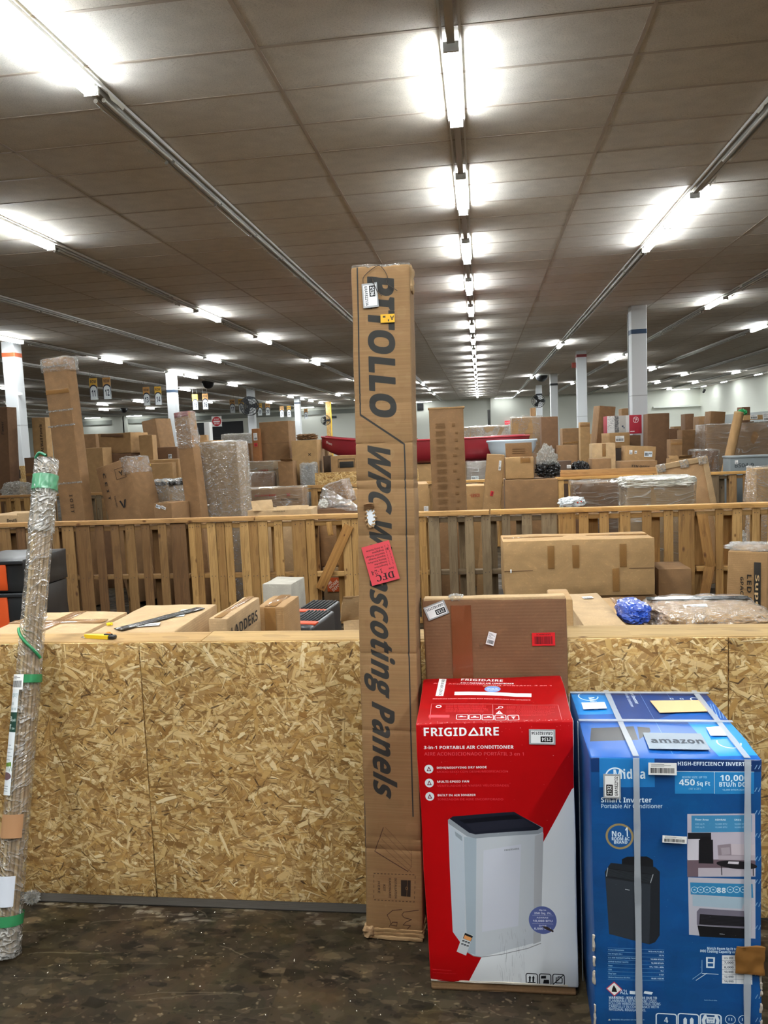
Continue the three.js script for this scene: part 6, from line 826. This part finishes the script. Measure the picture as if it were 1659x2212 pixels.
  for (const [py1, x1, py2, x2] of [[1660, 1366, 2190, 1388], [1660, 1603, 2190, 1624]]) { const a = hit(g, x1, py1), b = hit(g, x2, py2), x = (a.x + b.x) / 2; part('strap', softBox(0.017, h + 0.002, 0.0025, { r: 0.0008, n: 8, amp: 0.0015, freq: 5 }), M.strap, g, [x, 0, 0.006], [0, 0, 0]); part('strap', softBox(0.017, 0.0025, d, { r: 0.0008, n: 8, amp: 0.0012, freq: 5 }), M.strap, g, [x, h + 0.004, 0.001]); }
  for (const z of [-d + 0.035, -0.255]) { part('strap', softBox(w + 0.004, 0.0025, 0.015, { r: 0.0008, n: 8, amp: 0.0015, freq: 5 }), M.strap, g, [0, h + 0.006, z]); part('strap', softBox(0.0025, h, 0.015, { r: 0.0008, n: 4 }), M.strap, g, [-w / 2 - 0.004, 0.002, z]); }
  const onTop = (px, py) => localOf(g, onY(px, py, h)), quad = (name, pts, mat, y) => { const s = new THREE.Shape(); pts.forEach(([px, py], i) => { const p = onTop(px, py); i ? s.lineTo(p.x, -p.z) : s.moveTo(p.x, -p.z); }); const gg = new THREE.ExtrudeGeometry(s, { depth: 0.0012, bevelEnabled: false }); return part(name, gg, mat, g, [0, y, 0], [-Math.PI / 2, 0, 0]); };
  const zz = (x, y) => [1220 + x / 3.779, 1460 + y / 3.779];
  quad('peach_paper_patch', [zz(695, 214), zz(1105, 210), zz(1175, 300), zz(775, 312)], plain(0xe6b98a, 0.8), h + 0.004); quad('white_label', [zz(135, 230), zz(325, 226), zz(345, 276), zz(152, 284)], plain(0xe4e6ea, 0.5), h + 0.004); quad('white_label', [zz(1155, 432), zz(1280, 424), zz(1330, 500), zz(1190, 500)], plain(0xe4e6ea, 0.5), h + 0.004); quad('grey_label', [zz(636, 476), zz(1110, 484), zz(1190, 616), zz(690, 608)], phys({ color: 0x8a96a2, roughness: 0.5 }), h + 0.004);
  { const p = onTop(...zz(915, 545)); const m = part('label_lettering', new THREE.PlaneGeometry(0.155, 0.05), decal('amazon', '#4a5058'), g, [p.x, h + 0.0062, p.z], [-Math.PI / 2, 0, 0]); m.castShadow = false; }
  const put = (name, mat, px, py, sw, sh, rot) => { const p = hit(g, px, py); return sticker(name, g, sw, sh, mat, [p.x, p.y, 0.009], [0, 0, rot]); };
  put('lot_sticker', lotTag('GRA1822132', '2132'), 1321, 1695, 0.069, 0.046, Math.PI / 2); put('barcode_label', LABEL[0], 1429.5, 1658, 0.074, 0.034, 0); put('barcode_label', LABEL[0], 1455.5, 1810, 0.064, 0.02, -0.03);
  { const p = hit(g, 1618, 2070); part('brown_tape_patch', softBox(0.075, 0.08, 0.004, { r: 0.0015, n: 6, amp: 0.004, freq: 22, seed: 4 }), plain(0x7a5224, 0.45), g, [p.x, p.y - 0.04, 0.011]); }
  for (const [sx, r1] of [[-1, 3], [1, 8]]) { const r = rng(r1), bits = []; for (let i = 0; i < 12; i++) bits.push(moved(softBox(0.006, 0.012 + r() * 0.03, 0.006, { r: 0.002, n: 2, amp: 0.002, freq: 60, seed: i }), sx * (w / 2 - 0.001), r() * 0.28 + (sx > 0 ? 0 : 0.05), 0.002)); part('worn_edge', join(bits), card(0xc7bcae), g); }
}

// ---------------------------------------------------------------- bamboo cane bundle
{
  const L = 1.8, A = V3(-1.705, 0.012, -2.345), B = V3(-1.712, 1.745, -2.885), g = thing('bamboo_bundle', 'bundle of bamboo canes in clear wrap leaning on the low wall', 'bamboo canes', A.toArray()); g.rotation.order = 'XYZ'; const dir = B.clone().sub(A).normalize();
  { const side = V3(1, 0, 0).addScaledVector(dir, -dir.x).normalize(), back = side.clone().cross(dir); g.quaternion.setFromRotationMatrix(new THREE.Matrix4().makeBasis(side, dir, back)); }
  const r = rng(55), tones = [0xa58a62, 0x957a54, 0xb39a70, 0x887050].map((c) => std({ color: c, roughness: 0.55 })), variants = [0, 1, 2, 3].map((k) => { const pts = [], rr = rng(70 + k), R = 0.0062 + k * 0.0006; let y = 0.006; pts.push(new THREE.Vector2(0.0001, 0.004), new THREE.Vector2(R, 0.004)); while (y < L - 0.34) { y += 0.14 + rr() * 0.12; pts.push(new THREE.Vector2(R, y - 0.006), new THREE.Vector2(R * 1.28, y), new THREE.Vector2(R, y + 0.006)); } pts.push(new THREE.Vector2(R * 0.95, L - 0.02 - k * 0.012), new THREE.Vector2(0.0001, L - 0.02 - k * 0.012)); return new THREE.LatheGeometry(pts, 7); });
  let n = 0; for (let i = -4; i <= 4; i++) for (let j = -4; j <= 4; j++) { const x = (i + j * 0.5) * 0.0146, z = j * 0.0127; if (x * x + z * z > 0.037 ** 2) continue; part('cane', variants[n % 4], tones[(r() * 4) | 0], g, [x + (r() - 0.5) * 0.003, r() * 0.01, z + (r() - 0.5) * 0.003], [(r() - 0.5) * 0.006, r() * 6, (r() - 0.5) * 0.006]); n++; }
  const sleeve = (R0, R1, y0, y1, amp, seed, seg = 60) => { const pos = [], uv = [], idx = [], S = 36; for (let i = 0; i <= seg; i++) for (let j = 0; j <= S; j++) { const t = i / seg, a = j / S * 6.28318, y = y0 + (y1 - y0) * t, R = (R0 + (R1 - R0) * t) * (1 + amp * noise(Math.cos(a) * 2.2 + seed, y * 22, Math.sin(a) * 2.2)); pos.push(Math.cos(a) * R, y, Math.sin(a) * R); uv.push(j / S * 0.35, y); } for (let i = 0; i < seg; i++) for (let j = 0; j < S; j++) { const a = i * (S + 1) + j, b = a + S + 1; idx.push(a, b, a + 1, b, b + 1, a + 1); } const q = new THREE.BufferGeometry(); q.setAttribute('position', new THREE.Float32BufferAttribute(pos, 3)); q.setAttribute('uv', new THREE.Float32BufferAttribute(uv, 2)); q.setIndex(idx); q.computeVertexNormals(); return q; };
  part('clear_wrap', sleeve(0.046, 0.044, 0.0, L - 0.01, 0.05, 1, 140), M.film, g); part('top_wrap', sleeve(0.046, 0.043, L - 0.3, L - 0.004, 0.1, 4, 50), M.milky, g); part('foot_wrap', sleeve(0.052, 0.048, -0.002, 0.13, 0.1, 7, 24), M.milky, g);
  const green = phys({ color: 0x3f9a62, roughness: 0.25, transmission: 0.35, thickness: 0 });
  part('green_tape', sleeve(0.048, 0.0475, L - 0.13, L - 0.07, 0.05, 3, 14), phys({ color: 0x7cc79a, roughness: 0.25, transmission: 0.5, thickness: 0 }), g); part('green_tape', sleeve(0.0525, 0.0525, 0.1, 0.135, 0.03, 5, 10), green, g); part('green_tape', sleeve(0.0485, 0.0485, 0.93, 0.96, 0.03, 6, 10), green, g);
  { const pts = []; for (let i = 0; i <= 20; i++) { const a = 2.6 - i / 20 * 2.4; pts.push([Math.cos(a) * 0.048, 1.13 - i * 0.0055, Math.sin(a) * 0.048]); } part('green_tape', tube(pts, 0.006, 40, 6), green, g); } part('green_tie', tube([[-0.03, L - 0.005, 0.03], [-0.01, L + 0.012, 0.04], [0.02, L, 0.04]], 0.006, 20, 6), plain(0x2f7a56, 0.4), g);
  const wrapLabel = (name, y0, y1, a0, a1, mat, R = 0.0495) => { const pos = [], uv = [], idx = []; for (let i = 0; i <= 8; i++) for (let j = 0; j <= 1; j++) { const a = a0 + (a1 - a0) * i / 8; pos.push(Math.cos(a) * R, j ? y1 : y0, Math.sin(a) * R); uv.push(i / 8, j); } for (let i = 0; i < 8; i++) { const a = i * 2; idx.push(a, a + 1, a + 2, a + 2, a + 1, a + 3); } const q = new THREE.BufferGeometry(); q.setAttribute('position', new THREE.Float32BufferAttribute(pos, 3)); q.setAttribute('uv', new THREE.Float32BufferAttribute(uv, 2)); q.setIndex(idx); q.computeVertexNormals(); mat.side = THREE.DoubleSide; return part(name, q, mat, g); };
  wrapLabel('product_label', 0.535, 0.905, 2.75, 1.62, std({ roughness: 0.5, map: tex(canvas(160, 640, (c, W, H) => { c.fillStyle = '#dfe3e4'; c.fillRect(0, 0, W, H); letter(c, 'Legacy', [30, 44], [150, 44], 28, { color: '#8fa8ac', font: 'serif' }); letter(c, 'natural', [20, 96], [104, 96], 20, { color: '#88999a' }); letter(c, 'bamboo rod', [20, 128], [146, 128], 20, { color: '#88999a' }); c.fillStyle = '#1d4034'; c.fillRect(0, 140, W, 122); letter(c, '6', [4, 250], [40, 250], 82, { color: '#e8ece8' }); letter(c, '50', [52, 196], [92, 196], 30, { color: '#e8ece8' }); letter(c, 'pack', [102, 196], [150, 196], 16, { color: '#c8d4cc' }); letter(c, 'FT', [52, 246], [92, 246], 30, { color: '#e8ece8' }); letter(c, '1.8m', [102, 246], [146, 246], 13, { color: '#c8d4cc' }); c.fillStyle = '#9aa2a4'; for (let i = 0; i < 5; i++) c.fillRect(30, 340 + i * 22, 90 + (i % 2) * 24, 4); for (let i = 0; i < 3; i++) line(c, [[50 + i * 38, 500], [60 + i * 38, 452], [80 + i * 38, 496]], 4, '#4d6a40'); poly(c, [[20, 452], [140, 442], [146, 466], [24, 474]], '#6a8a3c'); c.fillStyle = '#6d5358'; c.beginPath(); c.ellipse(80, 528, 74, 24, 0, 0, 7); c.fill(); c.fillStyle = '#8a9294'; for (let i = 0; i < 3; i++) c.fillRect(24, 586 + i * 14, 100, 4); })) }));
  wrapLabel('barcode_label', 0.905, 0.96, 2.6, 1.35, LABEL[0].clone(), 0.0505); wrapLabel('brown_paper', 0.39, 0.47, 2.2, 0.55, plain(0xa77b54, 0.8).clone(), 0.0505); wrapLabel('white_paper', 0.165, 0.265, 2.8, 0.75, plain(0xccd0d8, 0.6).clone(), 0.0505);
}
// loose end of clear film beside the bundle foot
{ const p = onY(70, 1950, 0.002), g = thing('film_scrap', 'curled scrap of clear film on the floor beside the bamboo', 'film', [p.x, 0.0, p.z]); part('film', blob(0.06, 0.05, 0.05, { p: 2, amp: 0.4, detail: 10, seed: 3 }), M.film, g); }

// ---------------------------------------------------------------- utility knife and floor crumbs
{
  const A = at(181, 1377, WZ - 0.06), B = at(253, 1379, WZ - 0.06), L = B.x - A.x, g = thing('utility_knife', 'yellow utility knife with black end lying on the wall cap board', 'knife', [(A.x + B.x) / 2, WH + 0.001, WZ - 0.06], -0.12);
  const s = new THREE.Shape(); s.moveTo(-L / 2, 0); s.lineTo(L * 0.28, -0.011); s.lineTo(L * 0.28, 0.011); s.lineTo(-L * 0.36, 0.011); s.closePath(); part('handle', moved(new THREE.ExtrudeGeometry(s, { depth: 0.012, bevelEnabled: true, bevelSize: 0.002, bevelThickness: 0.002, bevelSegments: 2 }), 0, 0.002, 0, -Math.PI / 2), gloss(0xe6c21a, 0.4), g);
  part('end_grip', moved(softBox(L * 0.2, 0.016, 0.026, { r: 0.006 }), L * 0.39, 0, 0.013), M.black, g); part('slider', moved(softBox(L * 0.24, 0.006, 0.012, { r: 0.002 }), L * 0.25, 0.014, 0.004), M.black, g); part('blade_cover', moved(softBox(L * 0.14, 0.004, 0.014, { r: 0.001 }), -L * 0.54, 0.002, 0.006), M.film, g);
  solo('orange_scrap', blob(0.02, 0.012, 0.012, { amp: 0.4, detail: 4, seed: 2 }), plain(0xe38a3c), 'tiny orange and clear scrap behind the utility knife', 'scrap', [(A.x + B.x) / 2 + 0.005, WH + 0.001, WZ - 0.115]);
  const r = rng(91), n = 170, cg = new THREE.IcosahedronGeometry(1, 0), im = shade(new THREE.InstancedMesh(cg, std({ color: 0xcfc8b8, roughness: 0.8 }), n)), m = new THREE.Matrix4(), q = new THREE.Quaternion();
  for (let i = 0; i < n; i++) { const x = -2.3 + r() * 3.2, z = -2.68 + r() * 0.9, s2 = 0.001 + r() * r() * r() * 0.0045; q.setFromEuler(new THREE.Euler(r() * 3, r() * 3, r() * 3)); m.compose(V3(x, s2 * 0.35, z), q, V3(s2 * (1 + r()), s2 * 0.5, s2)); im.setMatrixAt(i, m); }
  im.name = 'floor_crumbs'; im.userData = { label: 'pale crumbs and chips scattered on the dark floor', category: 'debris', kind: 'stuff' }; scene.add(im);
}

scene.traverse((o) => { if (o.isMesh) { o.castShadow = true; o.receiveShadow = true; } });
renderer.render(scene, camera);
